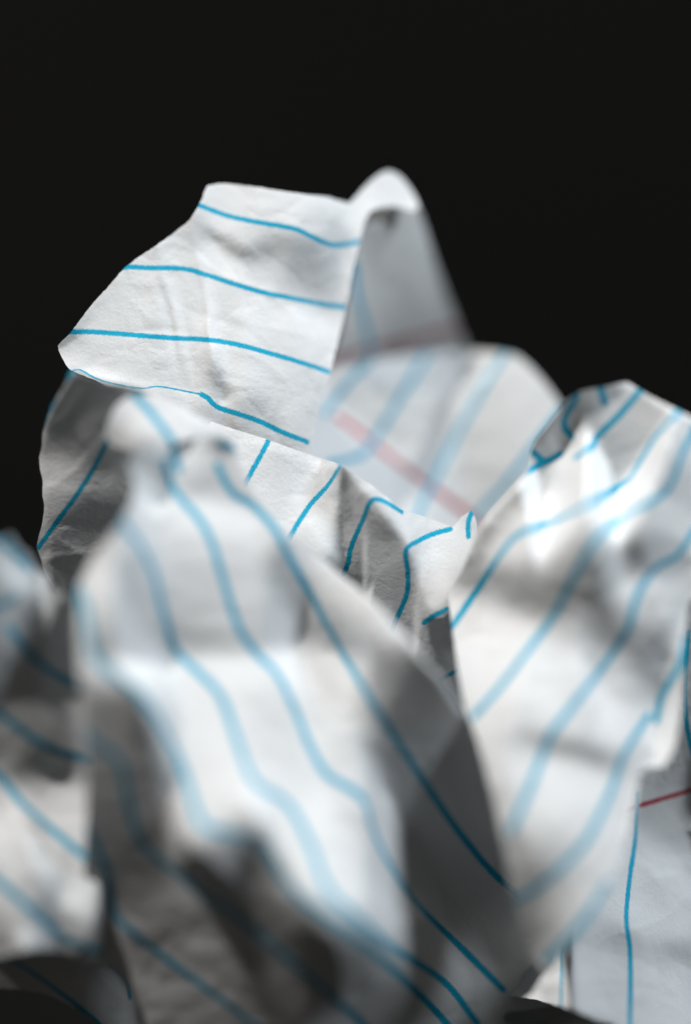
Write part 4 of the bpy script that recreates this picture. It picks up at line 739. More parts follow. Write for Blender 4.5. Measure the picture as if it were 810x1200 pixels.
 100, 100, 100, 100, 100, 91, 84, 99, 100, 100, 100, 100,
 100, 96, 96, 98, 99, 99, 98, 100, 100, 100, 100, 100,
 98, 69, 60, 79, 94, 99, 100, 100, 100, 100, 100, 100,
 99, 91, 87, 92, 98, 100, 100, 100, 100, 100, 100, 100,])},
'side_fold': {'tilt_fix': (94, 38, 13, [
 0, 0, 0, 0, 0, 0, 0, 0, 0, 0, 0, 0, 0,
 0, 0, 0, 0, 0, 0, 0, 0, 0, 0, 0, 0, 0,
 0, 0, 0, 0, 0, -28, -28, 0, 0, 0, 0, 0, 0,
 0, 0, 0, 0, -28, -28, -28, 5, 0, 0, 0, 0, 0,
 0, 0, 0, 0, -28, -28, -8, 11, -2, 0, 0, 0, 0,
 0, 0, 0, 0, -28, -20, 7, 19, 9, 28, 0, 0, 0,
 0, 0, 0, 0, -28, -28, -28, 28, 13, 21, 19, 0, 0,
 0, 0, 0, 0, -28, -28, -28, 28, 28, 6, 1, 0, 0,
 0, 0, 0, 0, -28, -28, 4, 28, 28, 5, 1, 0, 0,
 0, 0, 0, 0, -28, -28, 28, 28, 28, 28, 28, 0, 0,
 0, 0, 0, 0, -28, -24, 28, 28, 28, 28, 28, 0, 0,
 0, 0, 0, 0, -20, -7, 28, 28, 28, 28, 28, 0, 0,
 0, 0, 0, 0, 3, 11, 28, 28, 28, 28, 28, 0, 0,
 0, 0, 0, 0, 16, 18, 27, 28, 28, 28, 28, 0, 0,
 0, 0, 0, 0, 10, 9, 10, 11, 22, 28, 28, 0, 0,
 0, 0, 0, 0, 6, 5, 5, 7, 15, 27, 28, 28, 0,
 0, 0, 0, 0, 1, -1, 4, 11, 13, 24, 28, 28, 0,
 0, 0, 0, 0, -2, -3, 3, 10, 7, 15, 28, 28, 0,
 0, 0, 0, 0, 14, 10, 6, 22, 28, 28, 28, 28, 0,
 0, 0, 0, 0, 11, 11, 11, 15, 28, 28, 28, 28, 0,
 0, 0, 0, 0, 25, 17, 15, 21, 28, 28, 28, 28, 0,
 0, 0, 0, 0, 19, 9, -3, 24, 28, 28, 28, 28, 0,
 0, 0, 0, 0, 28, 26, -8, 6, 28, 28, 28, 28, 0,
 0, 0, 0, 0, 23, 21, 3, -23, 28, 28, 28, 28, 0,
 0, 0, 0, 0, 10, 9, 10, -21, -6, 28, 28, 28, 0,
 0, 0, 0, 0, 25, 25, 20, -8, -24, 20, 28, 28, 28,
 0, 0, 0, 0, 22, 23, 19, -10, -26, 22, 22, 28, 28,
 0, 0, 0, 0, 18, 20, 20, -5, -15, 16, 21, 28, 28,
 0, 0, 0, 0, 8, 10, 14, -13, -16, 6, 20, 28, 28,
 0, 0, 0, 0, 0, 11, 28, -6, -20, 6, 15, 20, 23,
 0, 0, 0, 0, 0, 17, 28, 3, -18, 12, 13, 10, 0,
 0, 0, 0, 0, 0, 0, 0, 0, 0, 0, 0, 0, 0,]),
 'key': (94, 38, 13, [
 100, 100, 100, 100, 100, 100, 100, 100, 100, 100, 100, 100, 100,
 100, 100, 100, 100, 100, 100, 100, 100, 100, 100, 100, 100, 100,
 100, 96, 92, 100, 100, 100, 100, 100, 100, 100, 100, 100, 100,
 100, 92, 75, 93, 99, 100, 100, 100, 100, 100, 100, 100, 100,
 100, 93, 69, 90, 99, 97, 99, 99, 100, 100, 100, 100, 100,
 100, 90, 64, 66, 81, 56, 61, 72, 98, 100, 100, 100, 100,
 100, 92, 87, 79, 61, 63, 44, 47, 96, 100, 100, 100, 100,
 100, 97, 98, 98, 96, 95, 74, 46, 89, 98, 100, 100, 100,
 100, 100, 100, 99, 99, 99, 89, 49, 73, 80, 100, 100, 100,
 100, 100, 100, 100, 100, 99, 72, 39, 44, 67, 84, 79, 99,
 100, 100, 100, 100, 100, 97, 46, 16, 28, 60, 31, 45, 97,
 100, 100, 100, 100, 100, 85, 21, 9, 48, 37, 19, 76, 99,
 100, 100, 100, 99, 89, 40, 4, 12, 24, 7, 34, 94, 100,
 100, 100, 99, 83, 35, 11, 28, 62, 65, 45, 63, 97, 100,
 100, 95, 68, 35, 19, 62, 89, 98, 97, 94, 96, 99, 100,
 100, 94, 36, 5, 50, 97, 100, 100, 99, 99, 98, 92, 97,
 100, 99, 79, 35, 74, 100, 100, 95, 87, 94, 87, 67, 93,
 100, 100, 99, 93, 97, 100, 98, 56, 23, 40, 55, 64, 94,
 100, 100, 100, 100, 100, 100, 99, 74, 48, 52, 67, 74, 95,
 100, 100, 100, 100, 100, 100, 100, 98, 87, 79, 81, 92, 99,
 100, 100, 100, 100, 100, 100, 100, 100, 100, 99, 99, 99, 100,
 100, 100, 100, 100, 100, 100, 100, 100, 100, 100, 100, 99, 100,
 100, 100, 100, 100, 100, 100, 100, 100, 100, 100, 100, 100, 100,
 100, 100, 100, 100, 100, 100, 100, 100, 100, 100, 100, 100, 100,
 100, 100, 100, 100, 100, 100, 100, 100, 100, 100, 100, 100, 100,
 100, 100, 100, 100, 100, 100, 100, 100, 100, 100, 100, 99, 100,
 100, 100, 100, 100, 100, 100, 100, 100, 99, 100, 100, 100, 100,
 100, 100, 100, 100, 100, 100, 100, 98, 85, 98, 100, 99, 100,
 100, 100, 100, 100, 100, 100, 100, 94, 71, 95, 98, 85, 98,
 100, 100, 100, 100, 100, 100, 100, 93, 65, 93, 90, 67, 97,
 100, 100, 100, 100, 100, 100, 100, 100, 98, 99, 93, 91, 99,
 100, 100, 100, 100, 100, 100, 100, 100, 100, 100, 100, 100, 100,]),
 'fill': (94, 38, 13, [
 100, 100, 100, 100, 100, 100, 100, 100, 100, 100, 100, 100, 100,
 100, 100, 100, 100, 100, 100, 100, 100, 100, 100, 100, 100, 100,
 100, 100, 100, 100, 100, 100, 100, 100, 100, 100, 100, 100, 100,
 100, 100, 100, 100, 100, 100, 100, 100, 100, 100, 100, 100, 100,
 100, 100, 100, 100, 100, 100, 100, 100, 100, 100, 100, 100, 100,
 100, 100, 100, 100, 100, 100, 100, 97, 87, 93, 99, 100, 100,
 100, 100, 100, 100, 100, 100, 99, 74, 23, 33, 78, 99, 100,
 100, 100, 100, 100, 100, 100, 85, 26, 1, 1, 23, 81, 100,
 100, 100, 100, 100, 100, 93, 42, 3, 0, 0, 2, 47, 98,
 100, 100, 100, 100, 100, 72, 9, 0, 0, 0, 0, 36, 96,
 100, 100, 100, 100, 96, 47, 2, 0, 0, 0, 0, 36, 96,
 100, 100, 100, 99, 75, 14, 0, 0, 0, 0, 0, 36, 96,
 100, 100, 100, 92, 33, 1, 0, 0, 0, 0, 0, 36, 96,
 100, 100, 99, 66, 8, 0, 0, 0, 0, 0, 0, 36, 96,
 100, 100, 87, 24, 1, 0, 0, 0, 0, 0, 0, 28, 93,
 100, 98, 56, 4, 0, 0, 0, 0, 0, 0, 0, 15, 86,
 100, 88, 22, 0, 0, 0, 0, 2, 7, 3, 0, 14, 86,
 99, 65, 6, 0, 0, 0, 0, 13, 43, 27, 2, 14, 86,
 96, 39, 1, 0, 0, 0, 0, 5, 19, 13, 1, 14, 86,
 86, 21, 0, 0, 0, 0, 0, 0, 0, 0, 0, 14, 86,
 82, 15, 0, 0, 0, 0, 0, 0, 0, 0, 0, 14, 86,
 82, 15, 0, 0, 0, 0, 0, 0, 0, 0, 0, 18, 87,
 88, 28, 3, 0, 0, 3, 16, 9, 0, 0, 0, 33, 95,
 99, 82, 50, 20, 31, 56, 80, 59, 10, 0, 0, 36, 96,
 100, 99, 95, 88, 93, 98, 100, 96, 56, 10, 2, 36, 96,
 100, 100, 100, 100, 100, 100, 100, 100, 93, 68, 38, 42, 96,
 100, 100, 98, 89, 95, 100, 100, 100, 100, 99, 83, 51, 97,
 100, 95, 77, 28, 58, 97, 100, 100, 100, 99, 85, 51, 96,
 96, 70, 35, 4, 16, 79, 100, 100, 98, 95, 69, 44, 96,
 85, 50, 36, 5, 7, 55, 98, 100, 93, 70, 41, 45, 97,
 89, 68, 81, 65, 67, 88, 99, 100, 99, 93, 79, 88, 99,
 99, 98, 100, 100, 100, 100, 100, 100, 100, 100, 100, 100, 100,])},
'side_panel': {'tilt_fix': (55, 40, 14, [
 0, 0, 0, -28, 0, 0, 0, 0, 0, 0, 0, 0, 0, 0,
 0, 0, -28, -28, -28, -28, -28, -28, 0, 0, 0, 0, 0, 0,
 0, 0, -28, -28, -20, -25, -28, -28, -28, 0, 0, 0, 0, 0,
 0, -28, -28, -22, -18, -24, -28, -28, 0, 0, 0, 0, 0, 0,
 0, -28, -23, -17, -18, -14, -15, 0, 0, 0, 0, 0, 0, 0,
 0, -17, -13, -19, -16, -16, -20, -28, 0, 0, 0, 0, 0, 0,
 -10, -7, -7, -17, -21, -18, -20, -28, 0, 0, 0, 0, 0, 0,
 -7, -2, 2, -12, -17, -17, -18, -28, 0, 0, 0, 0, 0, 0,
 0, -17, -3, 1, -7, -7, -9, -23, 0, 0, 0, 0, 0, 0,
 0, -18, -5, -4, -11, -12, -13, -16, 0, 0, 0, 0, 0, 0,
 0, -10, -4, -6, -18, -23, -24, -23, 0, 0, 0, 0, 0, 0,
 8, -2, -15, -28, -28, -28, -28, 0, 0, 0, 0, 0, 0, 0,
 15, 5, -20, -28, -28, -28, -28, 0, 0, 0, 0, 0, 0, 0,
 28, 22, -8, -26, -28, -28, 0, 0, 0, 0, 0, 0, 0, 0,
 0, 13, -11, -25, -28, 0, 0, 0, 0, 0, 0, 0, 0, 0,
 0, -2, -15, -28, -28, 0, 0, 0, 0, 0, 0, 0, 0, 0,
 0, 0, 0, 0, 0, 0, 0, 0, 0, 0, 0, 0, 0, 0,
 0, 0, 0, 0, 0, 0, 0, 0, 0, 0, 0, 0, 0, 0,
 0, 0, 0, 0, 0, 0, 0, 0, 0, 0, 0, 0, 0, 0,]),
 'key': (55, 40, 14, [
 100, 100, 100, 100, 100, 100, 100, 100, 100, 100, 100, 100, 100, 100,
 100, 100, 100, 100, 100, 100, 100, 100, 100, 100, 100, 100, 100, 100,
 100, 100, 100, 98, 92, 99, 99, 100, 100, 100, 100, 100, 100, 100,
 100, 100, 100, 86, 67, 89, 79, 97, 99, 100, 100, 100, 100, 100,
 100, 100, 98, 90, 95, 97, 84, 94, 88, 99, 100, 100, 100, 100,
 100, 100, 99, 99, 100, 100, 100, 98, 95, 100, 100, 100, 100, 100,
 100, 100, 100, 100, 100, 100, 100, 100, 100, 100, 100, 100, 100, 100,
 100, 100, 100, 100, 100, 100, 100, 100, 99, 100, 100, 100, 100, 100,
 100, 100, 100, 100, 100, 100, 100, 100, 100, 100, 100, 100, 100, 100,
 100, 100, 100, 100, 100, 100, 100, 100, 100, 100, 100, 100, 100, 100,
 100, 100, 100, 100, 100, 100, 100, 100, 100, 100, 100, 100, 100, 100,
 100, 100, 100, 100, 100, 100, 100, 100, 100, 100, 100, 100, 100, 100,
 100, 100, 100, 99, 100, 100, 100, 100, 100, 100, 100, 100, 100, 100,
 100, 100, 95, 68, 78, 92, 100, 100, 100, 100, 100, 100, 100, 100,
 100, 100, 94, 55, 38, 71, 99, 100, 100, 100, 100, 100, 100, 100,
 100, 100, 96, 59, 54, 90, 100, 100, 100, 100, 100, 100, 100, 100,
 100, 100, 100, 90, 85, 99, 100, 100, 100, 100, 100, 100, 100, 100,
 100, 100, 100, 100, 100, 100, 100, 100, 100, 100, 100, 100, 100, 100,
 100, 100, 100, 100, 100, 100, 100, 100, 100, 100, 100, 100, 100, 100,]),
 'fill': (55, 40, 14, [
 100, 100, 100, 100, 100, 100, 100, 100, 100, 100, 100, 100, 100, 100,
 100, 100, 100, 100, 100, 100, 100, 100, 100, 100, 100, 100, 100, 100,
 100, 100, 100, 100, 100, 100, 100, 100, 100, 100, 100, 100, 100, 100,
 100, 100, 100, 100, 100, 100, 100, 96, 99, 100, 100, 100, 100, 100,
 100, 100, 100, 100, 100, 100, 89, 73, 95, 100, 100, 100, 100, 100,
 100, 100, 100, 100, 100, 98, 74, 84, 99, 100, 100, 100, 100, 100,
 100, 100, 100, 100, 100, 100, 97, 99, 100, 100, 100, 100, 100, 100,
 100, 99, 100, 100, 100, 100, 99, 99, 100, 100, 100, 100, 100, 100,
 100, 91, 95, 91, 88, 98, 92, 83, 99, 100, 100, 100, 100, 100,
 100, 97, 92, 45, 42, 92, 90, 84, 99, 100, 100, 100, 100, 100,
 100, 100, 84, 54, 78, 99, 99, 98, 99, 99, 100, 100, 100, 100,
 100, 100, 89, 45, 79, 100, 100, 99, 99, 100, 100, 100, 100, 100,
 100, 98, 69, 38, 68, 99, 100, 100, 100, 100, 100, 100, 100, 100,
 100, 98, 64, 49, 85, 100, 100, 100, 100, 100, 100, 100, 100, 100,
 100, 100, 97, 95, 99, 100, 100, 100, 100, 100, 100, 100, 100, 100,
 100, 100, 100, 100, 100, 100, 100, 100, 100, 100, 100, 100, 100, 100,
 100, 100, 100, 100, 100, 100, 100, 100, 100, 100, 100, 100, 100, 100,
 100, 100, 100, 100, 100, 100, 100, 100, 100, 100, 100, 100, 100, 100,
 100, 100, 100, 100, 100, 100, 100, 100, 100, 100, 100, 100, 100, 100,])},
'tail': {'tilt_fix': (24, 36, 12, [
 0, 0, 0, 0, 0, 0, 0, 0, 0, 0, 0, 0,
 0, 0, 0, 0, 0, 0, 0, 0, 0, 0, 0, 0,
 0, 0, 1, 2, 2, 1, -1, -8, 0, 0, 0, 0,
 0, 0, 1, 2, 2, 1, -2, -9, 0, 0, 0, 0,
 0, 0, 1, 2, 1, 0, -3, -9, 0, 0, 0, 0,
 0, 0, 0, 0, 0, 0, 0, 0, 0, 0, 0, 0,
 0, 0, 0, 0, 0, 0, 0, 0, 0, 0, 0, 0,
 0, 0, 0, 0, 0, 0, 0, 0, 0, 0, 0, 0,]),
 'key': (24, 36, 12, [
 99, 97, 99, 100, 100, 100, 100, 100, 100, 100, 100, 100,
 89, 49, 63, 82, 90, 97, 100, 100, 100, 100, 100, 100,
 83, 16, 5, 13, 23, 46, 68, 85, 93, 98, 100, 100,
 91, 28, 0, 0, 3, 22, 56, 65, 39, 51, 93, 100,
 97, 41, 7, 23, 39, 82, 97, 95, 43, 10, 68, 99,
 99, 72, 36, 81, 91, 99, 99, 99, 79, 16, 37, 95,
 100, 97, 88, 94, 90, 97, 100, 100, 97, 55, 20, 80,
 100, 100, 100, 92, 81, 94, 100, 100, 100, 91, 69, 88,]),
 'fill': (24, 36, 12, [
 99, 97, 99, 100, 100, 100, 100, 100, 100, 100, 100, 100,
 89, 49, 63, 82, 90, 97, 100, 100, 100, 100, 100, 100,
 83, 16, 5, 13, 23, 45, 66, 83, 93, 98, 100, 100,
 91, 28, 0, 0, 0, 2, 5, 14, 28, 51, 93, 100,
 97, 40, 1, 0, 0, 0, 0, 0, 0, 8, 68, 99,
 99, 60, 3, 0, 0, 0, 0, 0, 0, 3, 46, 97,
 100, 72, 10, 4, 4, 4, 4, 4, 14, 44, 82, 99,
 100, 94, 69, 64, 64, 64, 64, 65, 80, 96, 100, 100,])},
'under_fold': {'tilt_fix': (32, 57, 19, [
 0, 0, 0, 0, 0, 0, 0, 0, 0, 0, 0, 0, 0, 0, 0, 0, 0, 0, 0,
 0, 0, 0, 0, 0, 8, 10, 11, 10, 5, 4, 0, 0, 0, 0, 0, 0, 0, 0,
 0, 0, 0, 0, 7, 7, 7, 7, 6, 5, 3, -3, -9, 0, 0, 0, 0, 0, 0,
 0, 0, 0, 0, -3, -1, 1, 2, 1, 1, -2, -9, -19, -24, 0, 0, 0, 0, 0,
 0, 0, 0, 0, 0, -5, -1, 0, -1, -2, -5, -15, -26, -28, -27, 0, 0, 0, 0,
 0, 0, 0, 0, 0, 0, 0, 0, -2, -3, -7, -16, -27, -28, -27, 0, 0, 0, 0,
 0, 0, 0, 0, 0, 0, 0, 0, 0, 0, -9, -16, -26, -28, -28, 0, 0, 0, 0,
 0, 0, 0, 0, 0, 0, 0, 0, 0, 0, 0, 0, 0, 0, 0, 0, 0, 0, 0,
 0, 0, 0, 0, 0, 0, 0, 0, 0, 0, 0, 0, 0, 0, 0, 0, 0, 0, 0,
 0, 0, 0, 0, 0, 0, 0, 0, 0, 0, 0, 0, 0, 0, 0, 0, 0, 0, 0,
 0, 0, 0, 0, 0, 0, 0, 0, 0, 0, 0, 0, 0, 0, 0, 0, 0, 0, 0,]),
 'key': (32, 57, 19, [
 100, 100, 100, 99, 96, 96, 96, 96, 87, 82, 82, 83, 91, 98, 100, 100, 100, 100, 100,
 100, 100, 100, 86, 47, 37, 36, 36, 22, 15, 14, 15, 29, 57, 85, 96, 99, 100, 100,
 100, 100, 100, 96, 60, 11, 1, 0, 0, 0, 0, 0, 1, 12, 38, 45, 80, 99, 100,
 100, 100, 100, 100, 96, 60, 12, 3, 1, 0, 0, 0, 3, 41, 78, 41, 40, 93, 100,
 100, 100, 100, 100, 100, 96, 73, 60, 36, 24, 7, 0, 11, 77, 99, 85, 45, 72, 99,
 100, 100, 100, 100, 100, 100, 100, 99, 95, 81, 34, 4, 15, 86, 100, 99, 85, 60, 90,
 100, 100, 100, 100, 100, 100, 100, 100, 100, 99, 89, 37, 24, 90, 100, 100, 99, 87, 88,
 100, 100, 100, 100, 100, 100, 100, 100, 100, 100, 99, 63, 31, 92, 100, 100, 100, 99, 99,
 100, 100, 100, 100, 100, 100, 100, 100, 100, 100, 100, 64, 21, 85, 100, 99, 98, 99, 100,
 100, 100, 100, 100, 100, 100, 100, 100, 100, 100, 100, 69, 32, 87, 100, 91, 90, 99, 100,
 100, 100, 100, 100, 100, 100, 100, 100, 100, 100, 100, 95, 89, 98, 100, 97, 97, 100, 100,]),
 'fill': (32, 57, 19, [
 99, 97, 96, 96, 96, 96, 96, 96, 87, 82, 82, 83, 91, 98, 100, 100, 100, 100, 100,
 89, 46, 36, 36, 36, 36, 36, 36, 22, 15, 14, 15, 29, 57, 86, 99, 100, 100, 100,
 82, 15, 0, 0, 0, 0, 0, 0, 1, 10, 1, 0, 0, 5, 47, 96, 100, 100, 100,
 83, 17, 5, 13, 14, 13, 5, 3, 4, 27, 3, 0, 0, 3, 54, 97, 99, 100, 100,
 93, 69, 67, 82, 86, 82, 67, 60, 36, 36, 4, 0, 0, 8, 70, 97, 98, 99, 100,
 100, 100, 100, 100, 100, 100, 100, 99, 93, 78, 32, 4, 0, 7, 61, 94, 97, 92, 95,
 100, 100, 100, 100, 100, 100, 100, 100, 100, 99, 89, 37, 1, 3, 38, 79, 76, 44, 70,
 100, 100, 100, 100, 100, 100, 100, 100, 100, 100, 99, 63, 3, 1, 13, 24, 13, 7, 64,
 100, 100, 100, 100, 100, 100, 100, 100, 100, 100, 100, 64, 4, 0, 0, 0, 0, 4, 64,
 100, 100, 100, 100, 100, 100, 100, 100, 100, 100, 100, 69, 17, 14, 14, 14, 14, 17, 69,
 100, 100, 100, 100, 100, 100, 100, 100, 100, 100, 100, 95, 86, 86, 86, 86, 86, 86, 95,])},
}
#LIGHT_END
def load_corr():
    out = {}
    for name, tabs in LIGHT_TABLES.items():
        for kind, (H, W, w_, vals) in tabs.items():
            k = 5 if 'grid' in FOLDS[name] else 3
            q = np.array(vals, float).reshape(-1, w_) / 100.0; h_ = len(q)
            yy = np.minimum(np.arange(H) / k, h_ - 1); xx = np.minimum(np.arange(W) / k, w_ - 1)
            y0 = np.minimum(yy.astype(int), h_ - 2); x0 = np.minimum(xx.astype(int), w_ - 2)
            fy = (yy - y0)[:, None]; fx = (xx - x0)[None]
            a = (q[y0][:, x0] * (1 - fx) + q[y0][:, x0 + 1] * fx) * (1 - fy) + (q[y0 + 1][:, x0] * (1 - fx) + q[y0 + 1][:, x0 + 1] * fx) * fy
            if kind == 'tilt_fix': out[name] = a
            else: out.setdefault(name + '_lit', []).append(a)
    return out

AMB, TOP, FILLK = 0.08, 1.08, 0.65
def tone_to_cos(g):
    e = (np.clip(g, 25, 250) / 255.0) ** 2.2
    return np.clip((e - AMB) / (TOP - AMB), -0.1, 1.0)

def box3(a):
    b = np.pad(a, 1, mode='edge')
    b = (b[:-2] + b[1:-1] * 2 + b[2:]) / 4
    return (b[:, :-2] + b[:, 1:-1] * 2 + b[:, 2:]) / 4

def up2(a, shape):
    h, w_ = a.shape
    yi = np.linspace(0, h - 1, shape[0]); xi = np.linspace(0, w_ - 1, shape[1])
    y0 = np.minimum(yi.astype(int), h - 2); x0 = np.minimum(xi.astype(int), w_ - 2)
    fy = (yi - y0)[:, None]; fx = (xi - x0)[None, :]
    return ((a[y0][:, x0] * (1 - fx) + a[y0][:, x0 + 1] * fx) * (1 - fy)
            + (a[y0 + 1][:, x0] * (1 - fx) + a[y0 + 1][:, x0 + 1] * fx) * fy)

W_GRAD, W_POS = 0.018, 0.0009
def relief(target, prior, mask, gstep, iters, kv=1.0, fv=0.3, rough=.04, pinned=8, steep=1.6, loose=1.0):
    """height (mm, towards the camera) whose tilt to the lamp follows target and stays near the prior"""
    sizes = [4, 2, 1]
    h = None
    for lv, k in enumerate(sizes):
        shp = (max(4, target.shape[0] // k), max(4, target.shape[1] // k))
        if k == 1: shp = target.shape
        t = target; pr = prior; mk = mask
        if k > 1:
            for _ in range(k): t = box3(t)
            t = up2(t, shp); pr = up2(pr, shp); mk = up2(mk, shp)
        s = gstep * (target.shape[1] - 1) / (shp[1] - 1) / PXMM
        h = pr.copy() if h is None else up2(h, shp)
        gx0 = (pr[:, 1:] - pr[:, :-1])[:-1] / s
        gy0 = -(pr[1:] - pr[:-1])[:, :-1] / s
        tt = (t[:-1, :-1] + t[1:, 1:]) / 2; mm = (mk[:-1, :-1] + mk[1:, 1:]) / 2 * .95 + .05
        kvg, fvg = (x_[:-1, :-1] if np.ndim(x_) else x_ for x_ in ((up2(q_, shp) if np.ndim(q_) else q_) for q_ in (kv, fv)))
        m = np.zeros_like(h); v = np.zeros_like(h)
        n_it = iters[lv]
        soft = 1 - .75 * np.exp(-(pr / 4.5) ** 2)         # crisp creases where the sheet is sharp
        pin = loose + pinned * np.exp(-(pr / 4.0) ** 2)      # what is sharp stays near the sharp plane
        for it in range(n_it):
            # mean of both edges of the cell
            dx = ((h[:-1, 1:] - h[:-1, :-1]) + (h[1:, 1:] - h[1:, :-1])) / (2 * s)
            dy = -((h[1:, :-1] - h[:-1, :-1]) + (h[1:, 1:] - h[:-1, 1:])) / (2 * s)
            nn = np.sqrt(1 + dx * dx + dy * dy)
            num = -dx * LDIR[0] - dy * LDIR[1] + LDIR[2]
            I = num / nn
            nu2 = -dx * FDIR[0] - dy * FDIR[1] + FDIR[2]
            k1 = kvg * np.where(I > 0, 1.0, .35); k2 = fvg * np.where(nu2 > 0, 1.0, .05)
            r = (k1 * I + k2 * nu2 / nn - tt) * mm
            r = np.where(np.abs(r) < .6, r, .6 * np.sign(r))
            gdx = 2 * r * mm * (k1 * (-LDIR[0] / nn - num * dx / nn ** 3) + k2 * (-FDIR[0] / nn - nu2 * dx / nn ** 3)) + 2 * W_GRAD * (dx - gx0)
            gdy = 2 * r * mm * (k1 * (-LDIR[1] / nn - num * dy / nn ** 3) + k2 * (-FDIR[1] / nn - nu2 * dy / nn ** 3)) + 2 * W_GRAD * (dy - gy0)
            st = np.maximum(0, dx * dx + dy * dy - steep)      # keep slopes within reason
            gdx += .4 * st * dx; gdy += .4 * st * dy
            g = np.zeros_like(h)
            a = gdx / (2 * s); b = gdy / (2 * s)
            g[:-1, 1:] += a; g[:-1, :-1] -= a; g[1:, 1:] += a; g[1:, :-1] -= a
            g[1:, :-1] -= b; g[:-1, :-1] += b; g[1:, 1:] -= b; g[:-1, 1:] += b
            # hourglass and roughness control
            lap = np.zeros_like(h)
            lap[1:-1, 1:-1] = 4 * h[1:-1, 1:-1] - h[:-2, 1:-1] - h[2:, 1:-1] - h[1:-1, :-2] - h[1:-1, 2:]
            g += .25 * rough * soft * lap / s ** 2
            # flat facets meeting in sharp creases: bending costs the same whether gentle or abrupt
            for c2 in ((h[1:-1, 2:] - 2 * h[1:-1, 1:-1] + h[1:-1, :-2], 0), (h[2:, 1:-1] - 2 * h[1:-1, 1:-1] + h[:-2, 1:-1], 1)):
                b_ = c2[0] / s ** 2
                ps = rough * .55 * soft[1:-1, 1:-1] * b_ / np.sqrt(b_ * b_ + .0016) / s
                g[1:-1, 1:-1] -= 2 * ps
                if c2[1] == 0: g[1:-1, 2:] += ps; g[1:-1, :-2] += ps
                else: g[2:, 1:-1] += ps; g[:-2, 1:-1] += ps
            g += 2 * W_POS * pin * (h - pr)
            m = .9 * m + .1 * g; v = .99 * v + .01 * g * g
            lr = .12 * (1 - it / n_it) + .004
            h = h - lr * (m / (1 - .9 ** (it + 1))) / (np.sqrt(v / (1 - .99 ** (it + 1))) + 1e-5)
    return h

CORR = load_corr()
def solve_fold(name, f):
    gstep = f.get('grid', 6.0)
    poly = PT(f['outline'], 2)
    x0, y0 = poly.min(0) - 12; x1, y1 = poly.max(0) + 12
    nx = int((x1 - x0) / gstep) + 2; ny = int((y1 - y0) / gstep) + 2
    gx = x0 + np.arange(nx) * gstep; gy = y0 + np.arange(ny) * gstep
    X, Y = np.meshgrid(gx, gy)
    q = np.column_stack([X.ravel(), Y.ravel()])
    dp = PT(f['depth'], 3)
    prior = -rbf(dp[:, :2], dp[:, 2], q, 'tps', 1e-3).reshape(X.shape)
    prior = np.clip(prior, -26, 26)
    tn = strokes(f['tone'])
    # drop near-duplicate samples
    key = {}
    for r in tn: key.setdefault((int(r[0] / 3), int(r[1] / 3)), r)
    tn = np.array(list(key.values()))
    tone = rbf(tn[:, :2], tn[:, 2], q, 'r', 1e-3).reshape(X.shape)
    tone = np.clip(tone, 28, 246)
    mask = inside(poly, X, Y).astype(float)
    mask = box3(mask)
    goal = tone_to_cos(tone)
    c = CORR.get(name)
    if c is not None and c.shape == goal.shape: goal = np.clip(goal + c, -.35, 1.0)
    lit = CORR.get(name + '_lit')
    kv, fv = (f.get('key', 1.0), f.get('fill', .3)) if lit is None or 'const' in f else (lit[0], lit[1] * FILLK)
    h = relief(goal, prior, mask, gstep, (250, 250, 250), kv, fv, f.get('rough', .03), f.get('pin', 8), f.get('steep', 1.6), f.get('loose', 1.0))
    h = h - f.get('back', 0.0)
    return dict(poly=poly, x0=x0, y0=y0, g=gstep, h=h, tone=tone, prior=prior)

def sample(fs, key, x, y):
    """bicubic (Catmull-Rom) look-up in a fold's grid"""
    a = fs[key]
    u = np.clip((x - fs['x0']) / fs['g'], 0, a.shape[1] - 1.001); v = np.clip((y - fs['y0']) / fs['g'], 0, a.shape[0] - 1.001)
    i = u.astype(int); j = v.astype(int); fu = u - i; fv = v - j
    def wts(t):   # cubic B-spline: smooth slopes
        return ((1 - t) ** 3 / 6, (3 * t ** 3 - 6 * t * t + 4) / 6, (-3 * t ** 3 + 3 * t * t + 3 * t + 1) / 6, t ** 3 / 6)
    wu, wv = wts(fu), wts(fv)
    out = 0
    for b in range(4):
        jj = np.clip(j + b - 1, 0, a.shape[0] - 1)
        for c in range(4):
            ii = np.clip(i + c - 1, 0, a.shape[1] - 1)
            out = out + wv[b] * wu[c] * a[jj, ii]
    return out

def nearest_on_poly(poly, p):
    best = np.full(len(p), 1e9); bp = p.copy()
    n = len(poly)
    for i in range(n):
        a = poly[i]; b = poly[(i + 1) % n]; ab = b - a; L = ab @ ab
        if L == 0: continue
        t = np.clip(((p - a) @ ab) / L, 0, 1)
        c = a + t[:, None] * ab
        d = ((p - c) ** 2).sum(1)
        k = d < best
        best[k] = d[k]; bp[k] = c[k]
    return bp

def to_mm(x, y, h):
    """photograph pixel + height towards the camera (mm) -> place in the world (m)"""
    s = (FOCUS - h) / FOCUS / PXMM
    return np.column_stack([(x - 405) * s * MM, -h * MM, (600 - y) * s * MM])

